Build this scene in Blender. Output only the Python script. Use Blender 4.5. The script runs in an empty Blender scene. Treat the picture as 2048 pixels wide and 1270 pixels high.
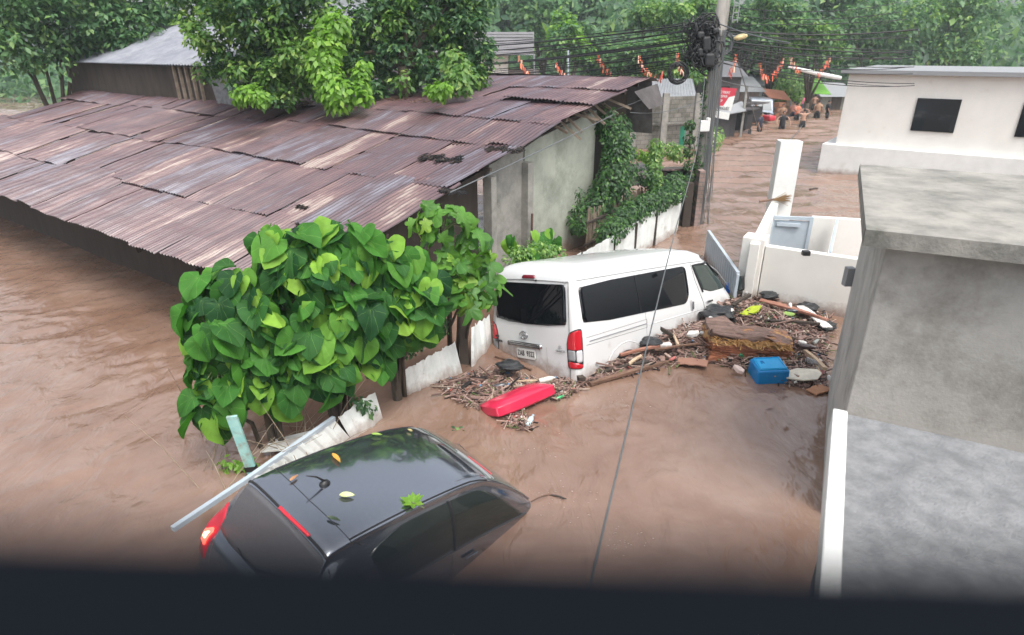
import bpy, bmesh, math, random
import numpy as np
from mathutils import Vector, Matrix, Euler
random.seed(7); rng = np.random.default_rng(11)
S = bpy.context.scene
C = S.collection
PI = math.pi
# ------------------------------------------------------------------ camera, sky, light
CAM_H = 4.45; FPX = 1250.0; PITCH = math.atan(538/1250)
cam = bpy.data.cameras.new('camera'); co = bpy.data.objects.new('camera', cam); C.objects.link(co)
co.location = (0, 0, CAM_H); co.rotation_euler = (PI/2 - PITCH, 0, 0)
cam.sensor_width = 36; cam.lens = FPX/2048*36; cam.clip_start = 0.01; cam.clip_end = 2000
cam.dof.use_dof = True; cam.dof.focus_distance = 9.5; cam.dof.aperture_fstop = 1.65
S.camera = co
S.view_settings.view_transform = 'Standard'; S.view_settings.look = 'None'
S.view_settings.exposure = 1.1; S.view_settings.gamma = 1
SUN_EL = math.radians(62); SUN_ROT = math.radians(150)
w = bpy.data.worlds.new('World'); S.world = w; w.use_nodes = True
nt = w.node_tree; bgn = nt.nodes['Background']
sky = nt.nodes.new('ShaderNodeTexSky'); sky.sky_type = 'NISHITA'; sky.sun_disc = False
sky.sun_elevation = SUN_EL; sky.sun_rotation = SUN_ROT; sky.air_density = 1.0; sky.dust_density = 6.0; sky.ozone_density = 1.0
hs = nt.nodes.new('ShaderNodeHueSaturation'); hs.inputs['Saturation'].default_value = 0.32; hs.inputs['Value'].default_value = 1.0
nt.links.new(sky.outputs[0], hs.inputs['Color']); nt.links.new(hs.outputs[0], bgn.inputs[0])
bgn.inputs[1].default_value = 0.15
sl = bpy.data.lights.new('sun', 'SUN'); sl.energy = 0.5; sl.angle = math.radians(25); sl.color = (1, .97, .92)
so = bpy.data.objects.new('sun', sl); C.objects.link(so)
so.rotation_euler = (PI/2 - SUN_EL, 0, PI - SUN_ROT + 0)
# ------------------------------------------------------------------ helpers
CP = Vector((0, 0, CAM_H))
def ray(u, v):
    a = (u-1024)/FPX; b = (v-635)/FPX
    return Vector((a, math.cos(PITCH)-b*math.sin(PITCH), -math.sin(PITCH)-b*math.cos(PITCH)))
def up(u, v, z=0.0):
    r = ray(u, v); return CP + r*((z-CAM_H)/r.z)
def at(u, v, Y):
    r = ray(u, v); return CP + r*(Y/r.y)
DV = Vector((.58824, .80869, 0)); NV = Vector((-.80869, .58824, 0)); FP = Vector((-3.01, 5.91, 0))
def fr(s, t, z=0.0): return FP + DV*s + NV*t + Vector((0, 0, z))
def tag(o, label=None, cat=None, group=None, kind=None):
    if label: o['label'] = label
    if cat: o['category'] = cat
    if group: o['group'] = group
    if kind: o['kind'] = kind
    return o
def thing(name, label, cat, loc=(0, 0, 0), rz=0, group=None, rot=None):
    o = bpy.data.objects.new(name, None); C.objects.link(o); o.location = loc
    o.rotation_euler = rot if rot else (0, 0, rz); o.empty_display_size = .1
    return tag(o, label, cat, group)
def link(name, me, parent=None, world=False):
    o = bpy.data.objects.new(name, me); C.objects.link(o)
    if parent:
        o.parent = parent
        if world: o.matrix_parent_inverse = (Matrix.LocRotScale(parent.location, parent.rotation_euler, parent.scale)).inverted()
    return o
def copy_tree(o, parent=None):
    c = o.copy(); C.objects.link(c)
    if parent: c.parent = parent
    for ch in [x for x in o.children]: copy_tree(ch, c)
    return c
class MB:
    def __init__(s): s.v = []; s.f = []; s.m = []; s.cur = 0
    def add(s, vs, fs):
        n = len(s.v); s.v += [tuple(x) for x in vs]; s.f += [tuple(i+n for i in f) for f in fs]; s.m += [s.cur]*len(fs)
    def box(s, c, size, R=None):
        R = R or Matrix.Identity(3); c = Vector(c); h = [x/2 for x in size]
        vs = [c + R @ Vector((a*h[0], b*h[1], d*h[2])) for a in (-1, 1) for b in (-1, 1) for d in (-1, 1)]
        s.add(vs, [(0, 1, 3, 2), (4, 6, 7, 5), (0, 4, 5, 1), (2, 3, 7, 6), (0, 2, 6, 4), (1, 5, 7, 3)])
    def beam(s, a, b, w_, h_, upv=(0, 0, 1)):
        a = Vector(a); b = Vector(b); d = (b-a); L = d.length
        if L < 1e-6: return
        x = d/L; z = Vector(upv); y = z.cross(x)
        if y.length < 1e-4: y = Vector((0, 1, 0)).cross(x)
        y.normalize(); z = x.cross(y)
        R = Matrix((x, y, z)).transposed(); s.box((a+b)/2, (L, w_, h_), R)
    def tube(s, pts, r, n=8, caps=True):
        pts = [Vector(p) for p in pts]; k = len(pts); rs = r if isinstance(r, (list, tuple)) else [r]*k
        vs = []; pu = None
        for i, p in enumerate(pts):
            d = (pts[min(i+1, k-1)] - pts[max(i-1, 0)])
            d = d.normalized() if d.length > 1e-9 else Vector((0, 0, 1))
            if pu is None: pu = d.orthogonal().normalized()
            pu = (pu - d*pu.dot(d)); pu = pu.normalized() if pu.length > 1e-6 else d.orthogonal().normalized()
            q = d.cross(pu)
            for j in range(n):
                a = 2*PI*j/n; vs.append(p + (pu*math.cos(a)+q*math.sin(a))*rs[i])
        fs = [(i*n+j, i*n+(j+1) % n, (i+1)*n+(j+1) % n, (i+1)*n+j) for i in range(k-1) for j in range(n)]
        if caps: fs += [tuple(range(n-1, -1, -1)), tuple(range((k-1)*n, k*n))]
        s.add(vs, fs)
    def lathe(s, prof, c=(0, 0, 0), n=16, R=None, sx=1, sy=1):
        R = R or Matrix.Identity(3); c = Vector(c); vs = []
        for r, z in prof:
            for j in range(n):
                a = 2*PI*j/n; vs.append(c + R @ Vector((r*math.cos(a)*sx, r*math.sin(a)*sy, z)))
        k = len(prof)
        fs = [(i*n+j, i*n+(j+1) % n, (i+1)*n+(j+1) % n, (i+1)*n+j) for i in range(k-1) for j in range(n)]
        fs += [tuple(range(n-1, -1, -1)), tuple(range((k-1)*n, k*n))]
        s.add(vs, fs)
    def prism(s, poly, axis_vec, M=None):
        # poly: 3d points, extruded by vector
        a = [Vector(p) for p in poly]; n = len(a); e = Vector(axis_vec)
        s.add(a + [p+e for p in a], [tuple(range(n-1, -1, -1)), tuple(range(n, 2*n))] + [(i, (i+1) % n, n+(i+1) % n, n+i) for i in range(n)])
    def build(s, name, mat, parent=None, smooth=False, bevel=0, seg=2, sub=0, world=False, solid=0, fixn=True):
        me = bpy.data.meshes.new(name); me.from_pydata(s.v, [], s.f)
        mats = mat if isinstance(mat, (list, tuple)) else [mat]
        for m in mats: me.materials.append(m)
        if len(mats) > 1: me.polygons.foreach_set('material_index', s.m)
        if fixn:
            bm = bmesh.new(); bm.from_mesh(me); bmesh.ops.recalc_face_normals(bm, faces=bm.faces); bm.to_mesh(me); bm.free()
        if smooth: me.shade_smooth()
        o = link(name, me, parent, world)
        if bevel:
            b = o.modifiers.new('b', 'BEVEL'); b.width = bevel; b.segments = seg; b.limit_method = 'ANGLE'; b.angle_limit = .6
        if sub:
            b = o.modifiers.new('s', 'SUBSURF'); b.levels = sub; b.render_levels = sub
        if solid:
            b = o.modifiers.new('t', 'SOLIDIFY'); b.thickness = solid; b.offset = 0
        return o
# ---- materials
def newmat(name):
    m = bpy.data.materials.new(name); m.use_nodes = True
    return m, m.node_tree, m.node_tree.nodes['Principled BSDF']
def nd(t, k, **kw):
    n = t.nodes.new(k)
    for a, b in kw.items():
        if a in n.inputs: n.inputs[a].default_value = b
        else: setattr(n, a, b)
    return n
def ramp(t, fac, stops):
    r = t.nodes.new('ShaderNodeValToRGB'); e = r.color_ramp.elements
    while len(e) < len(stops): e.new(.5)
    for i, (p, c) in enumerate(stops): e[i].position = p; e[i].color = tuple(c)+(1,) if len(c) == 3 else c
    t.links.new(fac, r.inputs[0]); return r.outputs[0]
def mat(name, c1, c2=None, scale=4.0, rough=.6, metal=0.0, bump=0.0, bscale=30.0, stretch=(1, 1, 1), coat=0.0, spec=.5, detail=5, dirt=None, dscale=1.5, dlo=.5, dhi=.7):
    m, t, b = newmat(name); tc = nd(t, 'ShaderNodeTexCoord'); mp = nd(t, 'ShaderNodeMapping'); mp.inputs['Scale'].default_value = stretch
    t.links.new(tc.outputs['Object'], mp.inputs[0])
    b.inputs['Roughness'].default_value = rough; b.inputs['Metallic'].default_value = metal
    b.inputs['Coat Weight'].default_value = coat; b.inputs['Coat Roughness'].default_value = .05; b.inputs['Specular IOR Level'].default_value = spec
    col = None
    if c2:
        n = nd(t, 'ShaderNodeTexNoise', Scale=scale, Detail=detail, Roughness=.65); t.links.new(mp.outputs[0], n.inputs['Vector'])
        col = ramp(t, n.outputs[0], [(.36, c1), (.64, c2)])
    if dirt:
        n = nd(t, 'ShaderNodeTexNoise', Scale=dscale, Detail=8, Roughness=.7); t.links.new(mp.outputs[0], n.inputs['Vector'])
        fac = ramp(t, n.outputs[0], [(dlo, (0, 0, 0)), (dhi, (1, 1, 1))])
        mx = nd(t, 'ShaderNodeMix', data_type='RGBA'); t.links.new(fac, mx.inputs[0])
        if col: t.links.new(col, mx.inputs[6])
        else: mx.inputs[6].default_value = tuple(c1)+(1,)
        mx.inputs[7].default_value = tuple(dirt)+(1,); col = mx.outputs[2]
    if col: t.links.new(col, b.inputs['Base Color'])
    else: b.inputs['Base Color'].default_value = tuple(c1)+(1,)
    if bump:
        n = nd(t, 'ShaderNodeTexNoise', Scale=bscale, Detail=6, Roughness=.6); t.links.new(mp.outputs[0], n.inputs['Vector'])
        bp = nd(t, 'ShaderNodeBump', Strength=bump, Distance=.02); t.links.new(n.outputs[0], bp.inputs['Height']); t.links.new(bp.outputs[0], b.inputs['Normal'])
    return m
def leafmat(name, ca, cb, cc=None, rough=.45, trans=.35, vein=False, spec=.4):
    """foliage with a different green on every leaf (random per mesh island)"""
    m, t, b = newmat(name); g = nd(t, 'ShaderNodeNewGeometry')
    col = ramp(t, g.outputs['Random Per Island'], [(0, ca), (.75, cb), (1, cc or cb)])
    if vein:
        uv = nd(t, 'ShaderNodeUVMap'); sx = nd(t, 'ShaderNodeSeparateXYZ'); t.links.new(uv.outputs[0], sx.inputs[0])
        mu = nd(t, 'ShaderNodeMath', operation='MULTIPLY'); mu.inputs[1].default_value = 9; t.links.new(sx.outputs[0], mu.inputs[0])
        pp = nd(t, 'ShaderNodeMath', operation='PINGPONG'); pp.inputs[1].default_value = .5; t.links.new(mu.outputs[0], pp.inputs[0])
        # line width shrinks outward: ping-pong value scaled by radius
        mr = nd(t, 'ShaderNodeMath', operation='MULTIPLY'); t.links.new(pp.outputs[0], mr.inputs[0]); t.links.new(sx.outputs[1], mr.inputs[1])
        fac = ramp(t, mr.outputs[0], [(.0, (1, 1, 1)), (.022, (0, 0, 0))])
        mx = nd(t, 'ShaderNodeMix', data_type='RGBA'); ml = nd(t, 'ShaderNodeMath', operation='MULTIPLY'); ml.inputs[1].default_value = .5
        t.links.new(fac, ml.inputs[0]); t.links.new(ml.outputs[0], mx.inputs[0]); t.links.new(col, mx.inputs[6]); mx.inputs[7].default_value = (.20, .36, .09, 1)
        # blotchy variation inside the blade
        tc = nd(t, 'ShaderNodeTexCoord'); n = nd(t, 'ShaderNodeTexNoise', Scale=7.0, Detail=5); t.links.new(tc.outputs['Object'], n.inputs['Vector'])
        hv = nd(t, 'ShaderNodeHueSaturation'); mr2 = nd(t, 'ShaderNodeMapRange'); t.links.new(n.outputs[0], mr2.inputs[0]); mr2.inputs[3].default_value = .45; mr2.inputs[4].default_value = 1.5
        t.links.new(mr2.outputs[0], hv.inputs['Value']); t.links.new(mx.outputs[2], hv.inputs['Color']); col = hv.outputs[0]
        bp = nd(t, 'ShaderNodeBump', Strength=.5, Distance=.01); t.links.new(mr.outputs[0], bp.inputs['Height']); t.links.new(bp.outputs[0], b.inputs['Normal'])
    t.links.new(col, b.inputs['Base Color']); b.inputs['Roughness'].default_value = rough; b.inputs['Specular IOR Level'].default_value = spec
    tr = nd(t, 'ShaderNodeBsdfTranslucent'); hv2 = nd(t, 'ShaderNodeHueSaturation', Value=1.6, Saturation=1.15); t.links.new(col, hv2.inputs['Color']); t.links.new(hv2.outputs[0], tr.inputs[0])
    ms = nd(t, 'ShaderNodeMixShader'); ms.inputs[0].default_value = trans
    t.links.new(b.outputs[0], ms.inputs[1]); t.links.new(tr.outputs[0], ms.inputs[2]); t.links.new(ms.outputs[0], t.nodes['Material Output'].inputs[0])
    return m
def emat(name, c, s):
    m, t, b = newmat(name); b.inputs['Base Color'].default_value = c+(1,); b.inputs['Emission Color'].default_value = c+(1,); b.inputs['Emission Strength'].default_value = s; return m
M = {}
M['white_paint'] = mat('white_paint', (.62, .63, .63), rough=.25, coat=.6, dirt=(.38, .33, .28), dscale=2.2, dlo=.6, dhi=.85)
M['dark_paint'] = mat('dark_paint', (.22, .245, .29), (.24, .265, .31), scale=30, rough=.13, coat=1, metal=.9)
M['dark_paint'].node_tree.nodes['Principled BSDF'].inputs['Coat IOR'].default_value = 1.9
M['glass_dark'] = mat('glass_dark', (.003, .004, .006), rough=.04, spec=.45)
M['glass_wet'] = mat('glass_wet', (.07, .07, .076), (.10, .10, .108), scale=60, rough=.28, bump=.5, bscale=140, spec=.7)
M['glass_clear'] = mat('glass_clear', (.03, .045, .04), rough=.03, spec=.9)
M['black'] = mat('black', (.012, .012, .014), rough=.45)
M['rubber'] = mat('rubber', (.02, .02, .02), rough=.8)
M['chrome'] = mat('chrome', (.45, .46, .47), rough=.18, metal=1)
M['plastic_grey'] = mat('plastic_grey', (.25, .26, .27), rough=.5)
M['red_lens'] = mat('red_lens', (.45, .01, .02), rough=.12, coat=.5)
M['dark_red'] = mat('dark_red', (.16, .01, .02), rough=.25)
M['clear_lens'] = mat('clear_lens', (.55, .55, .57), rough=.12, coat=.5)
M['plate'] = mat('plate', (.62, .62, .6), rough=.5)
M['concrete'] = mat('concrete', (.19, .185, .17), (.30, .29, .26), scale=3, rough=.9, bump=.4, dirt=(.07, .075, .06), dscale=1.3, dlo=.5, dhi=.75)
M['plaster_old'] = mat('plaster_old', (.36, .38, .32), (.26, .28, .235), scale=1.6, rough=.9, bump=.25, dirt=(.10, .12, .09), dscale=.9, dlo=.52, dhi=.8)
M['white_wall'] = mat('white_wall', (.74, .73, .69), (.68, .67, .63), scale=1.2, rough=.85, bump=.12, bscale=40, dirt=(.45, .4, .33), dscale=1.7, dlo=.62, dhi=.9)
M['white_trim'] = mat('white_trim', (.72, .73, .71), (.64, .65, .63), scale=2, rough=.7, bump=.1, dirt=(.5, .47, .4), dlo=.6, dhi=.85)
M['rough_render'] = mat('rough_render', (.15, .155, .16), (.24, .245, .25), scale=8, rough=.95, bump=.8, bscale=60)
M['gate_paint'] = mat('gate_paint', (.36, .42, .47), (.42, .48, .53), scale=3, rough=.5, bump=.05, dirt=(.3, .3, .3), dlo=.6, dhi=.85)
M['white_sheet'] = mat('white_sheet', (.74, .77, .75), (.62, .66, .64), scale=3, rough=.45, bump=.1, dirt=(.22, .2, .15), dscale=2.5, dlo=.58, dhi=.82)
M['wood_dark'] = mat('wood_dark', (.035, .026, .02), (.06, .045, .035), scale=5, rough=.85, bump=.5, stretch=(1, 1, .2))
M['wood_brown'] = mat('wood_brown', (.10, .055, .035), (.19, .11, .075), scale=6, rough=.8, bump=.5, bscale=50)
M['wood_pale'] = mat('wood_pale', (.38, .27, .18), (.5, .38, .26), scale=6, rough=.75, bump=.3)
M['bark'] = mat('bark', (.05, .038, .028), (.1, .08, .06), scale=8, rough=.95, bump=1.0, bscale=25, stretch=(1, 1, .3))
M['stem'] = mat('stem', (.16, .2, .08), (.10, .13, .05), scale=8, rough=.6)
M['pole_concrete'] = mat('pole_concrete', (.27, .255, .23), (.19, .18, .165), scale=3, rough=.9, bump=.4, stretch=(1, 1, .25), dirt=(.09, .09, .075), dlo=.5, dhi=.75)
M['cable'] = mat('cable', (.015, .016, .018), rough=.5)
M['cable_grey'] = mat('cable_grey', (.10, .11, .115), rough=.5)
M['aqua'] = mat('aqua', (.22, .47, .45), (.32, .55, .51), scale=6, rough=.6, bump=.3, dirt=(.25, .25, .2), dscale=5, dlo=.52, dhi=.68)
M['sill'] = mat('sill', (.004, .0055, .008), rough=.9, spec=.05)
M['bamboo'] = mat('bamboo', (.16, .12, .09), (.26, .21, .16), scale=5, rough=.8, bump=.3)
def rust_mat():
    m, t, b = newmat('rusted_sheet'); tc = nd(t, 'ShaderNodeTexCoord'); g = nd(t, 'ShaderNodeNewGeometry')
    mp = nd(t, 'ShaderNodeMapping'); mp.inputs['Rotation'].default_value = (0, 0, -math.radians(54)); mp.inputs['Scale'].default_value = (.35, 1.6, 1)
    mp0 = nd(t, 'ShaderNodeMapping', vector_type='POINT'); mp0.inputs['Rotation'].default_value = (0, 0, -math.radians(54))
    t.links.new(tc.outputs['Object'], mp0.inputs[0])
    sc = nd(t, 'ShaderNodeVectorMath', operation='MULTIPLY'); sc.inputs[1].default_value = (.35, 2.2, 1); t.links.new(mp0.outputs[0], sc.inputs[0])
    n1 = nd(t, 'ShaderNodeTexNoise', Scale=1.3, Detail=8, Roughness=.62); t.links.new(sc.outputs[0], n1.inputs['Vector'])
    n2 = nd(t, 'ShaderNodeTexNoise', Scale=.45, Detail=4, Roughness=.6); t.links.new(tc.outputs['Object'], n2.inputs['Vector'])
    n3 = nd(t, 'ShaderNodeTexNoise', Scale=9, Detail=6, Roughness=.7); t.links.new(sc.outputs[0], n3.inputs['Vector'])
    # mix of per-sheet random, streaks and large patches
    a = nd(t, 'ShaderNodeMath', operation='MULTIPLY_ADD'); t.links.new(g.outputs['Random Per Island'], a.inputs[0]); a.inputs[1].default_value = .22; t.links.new(n1.outputs[0], a.inputs[2])
    a2 = nd(t, 'ShaderNodeMath', operation='MULTIPLY_ADD'); t.links.new(n2.outputs[0], a2.inputs[0]); a2.inputs[1].default_value = .5; t.links.new(a.outputs[0], a2.inputs[2])
    a3 = nd(t, 'ShaderNodeMath', operation='MULTIPLY_ADD'); t.links.new(n3.outputs[0], a3.inputs[0]); a3.inputs[1].default_value = .16; t.links.new(a2.outputs[0], a3.inputs[2])
    col = ramp(t, a3.outputs[0], [(.62, (.20, .20, .225)), (.78, (.155, .12, .13)), (.92, (.115, .058, .056)), (1.0, (.17, .09, .085)), (1.08, (.40, .28, .24)), (1.2, (.5, .44, .38))])
    # ramp clamps at 1: rescale
    mr = nd(t, 'ShaderNodeMapRange'); mr.inputs[1].default_value = .52; mr.inputs[2].default_value = 1.17; t.links.new(a3.outputs[0], mr.inputs[0])
    col = ramp(t, mr.outputs[0], [(.10, (.18, .18, .215)), (.34, (.12, .107, .132)), (.52, (.07, .042, .05)), (.72, (.10, .056, .062)), (.89, (.145, .085, .082)), (1.0, (.27, .21, .185))])
    # corrugation shading put into the colour: dark dirty valleys, lightened crests
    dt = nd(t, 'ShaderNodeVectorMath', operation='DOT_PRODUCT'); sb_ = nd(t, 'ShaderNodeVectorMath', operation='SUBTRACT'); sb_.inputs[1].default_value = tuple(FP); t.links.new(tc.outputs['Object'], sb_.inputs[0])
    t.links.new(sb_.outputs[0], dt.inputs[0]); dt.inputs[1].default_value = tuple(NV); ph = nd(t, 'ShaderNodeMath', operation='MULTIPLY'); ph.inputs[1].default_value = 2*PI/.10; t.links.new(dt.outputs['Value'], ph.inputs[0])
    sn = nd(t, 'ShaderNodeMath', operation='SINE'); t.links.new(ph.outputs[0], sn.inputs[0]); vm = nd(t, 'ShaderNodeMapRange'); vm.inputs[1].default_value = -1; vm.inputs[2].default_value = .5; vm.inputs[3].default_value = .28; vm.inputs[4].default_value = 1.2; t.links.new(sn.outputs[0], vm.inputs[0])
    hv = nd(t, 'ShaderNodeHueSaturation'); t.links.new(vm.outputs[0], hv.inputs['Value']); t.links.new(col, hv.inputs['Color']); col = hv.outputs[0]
    # moss and dirt
    n4 = nd(t, 'ShaderNodeTexNoise', Scale=2.4, Detail=10, Roughness=.75); t.links.new(tc.outputs['Object'], n4.inputs['Vector'])
    fac = ramp(t, n4.outputs[0], [(.60, (0, 0, 0)), (.70, (1, 1, 1))]); mx = nd(t, 'ShaderNodeMix', data_type='RGBA'); ml = nd(t, 'ShaderNodeMath', operation='MULTIPLY'); ml.inputs[1].default_value = .6
    t.links.new(fac, ml.inputs[0]); t.links.new(ml.outputs[0], mx.inputs[0]); t.links.new(col, mx.inputs[6]); mx.inputs[7].default_value = (.05, .035, .035, 1)
    t.links.new(mx.outputs[2], b.inputs['Base Color']); b.inputs['Roughness'].default_value = .33; b.inputs['Specular IOR Level'].default_value = .9; b.inputs['Metallic'].default_value = .1
    bp = nd(t, 'ShaderNodeBump', Strength=.25, Distance=.01); t.links.new(n3.outputs[0], bp.inputs['Height']); t.links.new(bp.outputs[0], b.inputs['Normal'])
    return m
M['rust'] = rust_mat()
def water_mat():
    m, t, b = newmat('muddy_water'); tc = nd(t, 'ShaderNodeTexCoord')
    n1 = nd(t, 'ShaderNodeTexNoise', Scale=.55, Detail=5, Roughness=.6, Distortion=1.2); t.links.new(tc.outputs['Object'], n1.inputs['Vector'])
    n2 = nd(t, 'ShaderNodeTexNoise', Scale=1.9, Detail=5, Roughness=.55, Distortion=.8); t.links.new(tc.outputs['Object'], n2.inputs['Vector'])
    ad = nd(t, 'ShaderNodeMath', operation='MULTIPLY_ADD'); ad.inputs[1].default_value = .35; t.links.new(n2.outputs[0], ad.inputs[0]); t.links.new(n1.outputs[0], ad.inputs[2])
    col = ramp(t, ad.outputs[0], [(.48, (.175, .102, .070)), (.72, (.225, .143, .105)), (.94, (.275, .19, .148))])
    t.links.new(col, b.inputs['Base Color']); b.inputs['Roughness'].default_value = .04; b.inputs['IOR'].default_value = 1.8
    mp = nd(t, 'ShaderNodeMapping'); mp.inputs['Rotation'].default_value = (0, 0, math.radians(30)); mp.inputs['Scale'].default_value = (1, .55, 1); t.links.new(tc.outputs['Object'], mp.inputs[0])
    w1 = nd(t, 'ShaderNodeTexNoise', Scale=2.6, Detail=6, Roughness=.52, Distortion=.7); t.links.new(mp.outputs[0], w1.inputs['Vector'])
    w2 = nd(t, 'ShaderNodeTexNoise', Scale=8, Detail=2, Roughness=.5, Distortion=.3); t.links.new(mp.outputs[0], w2.inputs['Vector'])
    s2 = nd(t, 'ShaderNodeMath', operation='MULTIPLY_ADD'); s2.inputs[1].default_value = .20; t.links.new(w2.outputs[0], s2.inputs[0]); t.links.new(w1.outputs[0], s2.inputs[2])
    bp = nd(t, 'ShaderNodeBump', Strength=.62, Distance=.10); t.links.new(s2.outputs[0], bp.inputs['Height']); t.links.new(bp.outputs[0], b.inputs['Normal'])
    return m
M['water'] = water_mat()
def tide(m, top=.22, c=(.22, .135, .10)):
    # silt left by the flood: a ragged band just above the water on anything that stands in it
    t = m.node_tree; b = t.nodes['Principled BSDF']; g = nd(t, 'ShaderNodeNewGeometry'); sx = nd(t, 'ShaderNodeSeparateXYZ'); t.links.new(g.outputs['Position'], sx.inputs[0])
    n = nd(t, 'ShaderNodeTexNoise', Scale=5.0, Detail=8, Roughness=.7); t.links.new(g.outputs['Position'], n.inputs['Vector'])
    a = nd(t, 'ShaderNodeMath', operation='MULTIPLY_ADD'); a.inputs[1].default_value = -.45; t.links.new(n.outputs[0], a.inputs[0]); t.links.new(sx.outputs[2], a.inputs[2])
    fac = ramp(t, a.outputs[0], [(0, (.85, .85, .85)), (.03, (0, 0, 0))]); mr = nd(t, 'ShaderNodeMapRange'); mr.inputs[1].default_value = top-.225-.12; mr.inputs[2].default_value = top-.225+.10; mr.inputs[3].default_value = .8; mr.inputs[4].default_value = 0; t.links.new(a.outputs[0], mr.inputs[0]); t.nodes.remove(fac.node)
    mx = nd(t, 'ShaderNodeMix', data_type='RGBA'); t.links.new(mr.outputs[0], mx.inputs[0]); li = b.inputs['Base Color']
    if li.is_linked: t.links.new(li.links[0].from_socket, mx.inputs[6])
    else: mx.inputs[6].default_value = li.default_value
    mx.inputs[7].default_value = c+(1,); t.links.new(mx.outputs[2], li)
tide(M['white_paint'], .13); tide(M['white_wall'], .16); tide(M['white_trim'], .14); tide(M['white_sheet'], .10); tide(M['gate_paint'], .14); tide(M['plaster_old'], .25)
M['leaf_big'] = leafmat('leaf_big', (.014, .062, .02), (.06, .20, .028), (.26, .46, .06), rough=.62, trans=.32, vein=True, spec=.18)
M['leaf_lobed'] = leafmat('leaf_lobed', (.045, .15, .03), (.12, .28, .035), (.24, .38, .06), rough=.45, trans=.35, vein=True)
M['leaf_dark'] = leafmat('leaf_dark', (.03, .085, .04), (.07, .155, .06), (.18, .3, .09), trans=.3)
M['leaf_mid'] = leafmat('leaf_mid', (.06, .15, .035), (.14, .27, .055), (.32, .44, .12), trans=.35)
M['leaf_bright'] = leafmat('leaf_bright', (.09, .2, .025), (.18, .36, .04), (.28, .45, .07), trans=.4)
M['leaf_vine'] = leafmat('leaf_vine', (.012, .045, .014), (.035, .10, .022), (.10, .22, .04), trans=.25)
M['leaf_far'] = leafmat('leaf_far', (.05, .13, .05), (.10, .21, .075), (.2, .32, .09), trans=.3)
# ---- vectorised mesh scatter
def scatter(name, tv, tf, Rm, T, mats, parent=None, mi=None, uv=None, world=False, smooth=False):
    """many copies of a small template (leaves, chips) joined in one mesh"""
    tv = np.asarray(tv, float); N = len(T); k = len(tv)
    V = (np.einsum('nij,kj->nki', Rm, tv) + np.asarray(T)[:, None, :]).reshape(-1, 3)
    nf = len(tf); sizes = np.array([len(f) for f in tf]); flat = np.concatenate([np.array(f) for f in tf])
    L = (flat[None, :] + (np.arange(N)*k)[:, None]).ravel(); lt = np.tile(sizes, N); ls = np.concatenate([[0], np.cumsum(lt)[:-1]])
    me = bpy.data.meshes.new(name); me.vertices.add(len(V)); me.vertices.foreach_set('co', V.ravel())
    me.loops.add(len(L)); me.loops.foreach_set('vertex_index', L.astype(np.int32))
    me.polygons.add(N*nf); me.polygons.foreach_set('loop_start', ls.astype(np.int32)); me.polygons.foreach_set('loop_total', lt.astype(np.int32))
    mats = mats if isinstance(mats, (list, tuple)) else [mats]
    for m in mats: me.materials.append(m)
    if mi is not None: me.polygons.foreach_set('material_index', np.repeat(np.asarray(mi, np.int32), nf))
    if uv is not None:
        ul = me.uv_layers.new(name='UVMap'); U = np.tile(np.asarray(uv, float)[flat], (N, 1)); ul.data.foreach_set('uv', U.ravel())
    if smooth: me.polygons.foreach_set('use_smooth', np.ones(N*nf, bool))
    me.update(); me.validate()
    return link(name, me, parent, world)
def rmats(nrm, tip, sc):
    """rotation matrices with x=tip direction, z=normal, scaled"""
    z = nrm/np.linalg.norm(nrm, axis=1, keepdims=True); x = tip - z*np.sum(tip*z, 1, keepdims=True); x /= (np.linalg.norm(x, axis=1, keepdims=True)+1e-9)
    y = np.cross(z, x); return np.stack([x, y, z], 2)*np.asarray(sc)[:, None, None]
LEAF_V = [(0, 0, 0), (.5, .26, .06), (1, 0, -.08), (.5, -.26, .06), (.45, 0, 0)]
LEAF_F = [(0, 4, 1), (4, 2, 1), (0, 3, 4), (3, 2, 4)]
def dirs(n):
    d = rng.normal(size=(n, 3)); return d/np.linalg.norm(d, axis=1, keepdims=True)
# ------------------------------------------------------------------ water and ground
def vnoise(x, y, seed=0):
    xi = np.floor(x).astype(int); yi = np.floor(y).astype(int); xf = x-xi; yf = y-yi
    def h(a, b):
        n = (a*374761393 + b*668265263 + seed*974711) & 0x7fffffff; n = ((n ^ (n >> 13))*1274126177) & 0x7fffffff
        return ((n ^ (n >> 16)) & 0xffff)/65535.0
    u = xf*xf*(3-2*xf); v = yf*yf*(3-2*yf)
    return (h(xi, yi)*(1-u)+h(xi+1, yi)*u)*(1-v) + (h(xi, yi+1)*(1-u)+h(xi+1, yi+1)*u)*v
def fbm(x, y, o=5, seed=0):
    s = 0; a = 1; t = 0
    for i in range(o): s = s + a*vnoise(x*2**i, y*2**i, seed+i); t += a; a *= .55
    return s/t
def wave(X, Y):
    # turbulent flow along the street, warped by eddies
    a = math.radians(60); U = X*math.cos(a)+Y*math.sin(a); V = -X*math.sin(a)+Y*math.cos(a)
    wx = fbm(X*.5, Y*.5, 3, 5)*3; wy = fbm(X*.5+9, Y*.5+4, 3, 8)*3
    r = 1-np.abs(2*fbm(U*.8+wx, V*1.2+wy, 5, 1)-1)
    f = fbm(U*2.6+wy*1.3, V*4.2+wx*1.3, 4, 3)
    amp = .35+.9*fbm(X*.35, Y*.35, 2, 21)
    chop = (np.sin(Y*4.6+X*.7+wx*1.5)+.35*np.sin(Y*8.1-X*.9+wy*2))*np.clip((Y-16)/12, 0, 1)*.10
    return (r*.085 + f*.020 - .07)*amp + chop*fbm(X*.4, Y*1.2, 3, 2)*1.3
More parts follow.
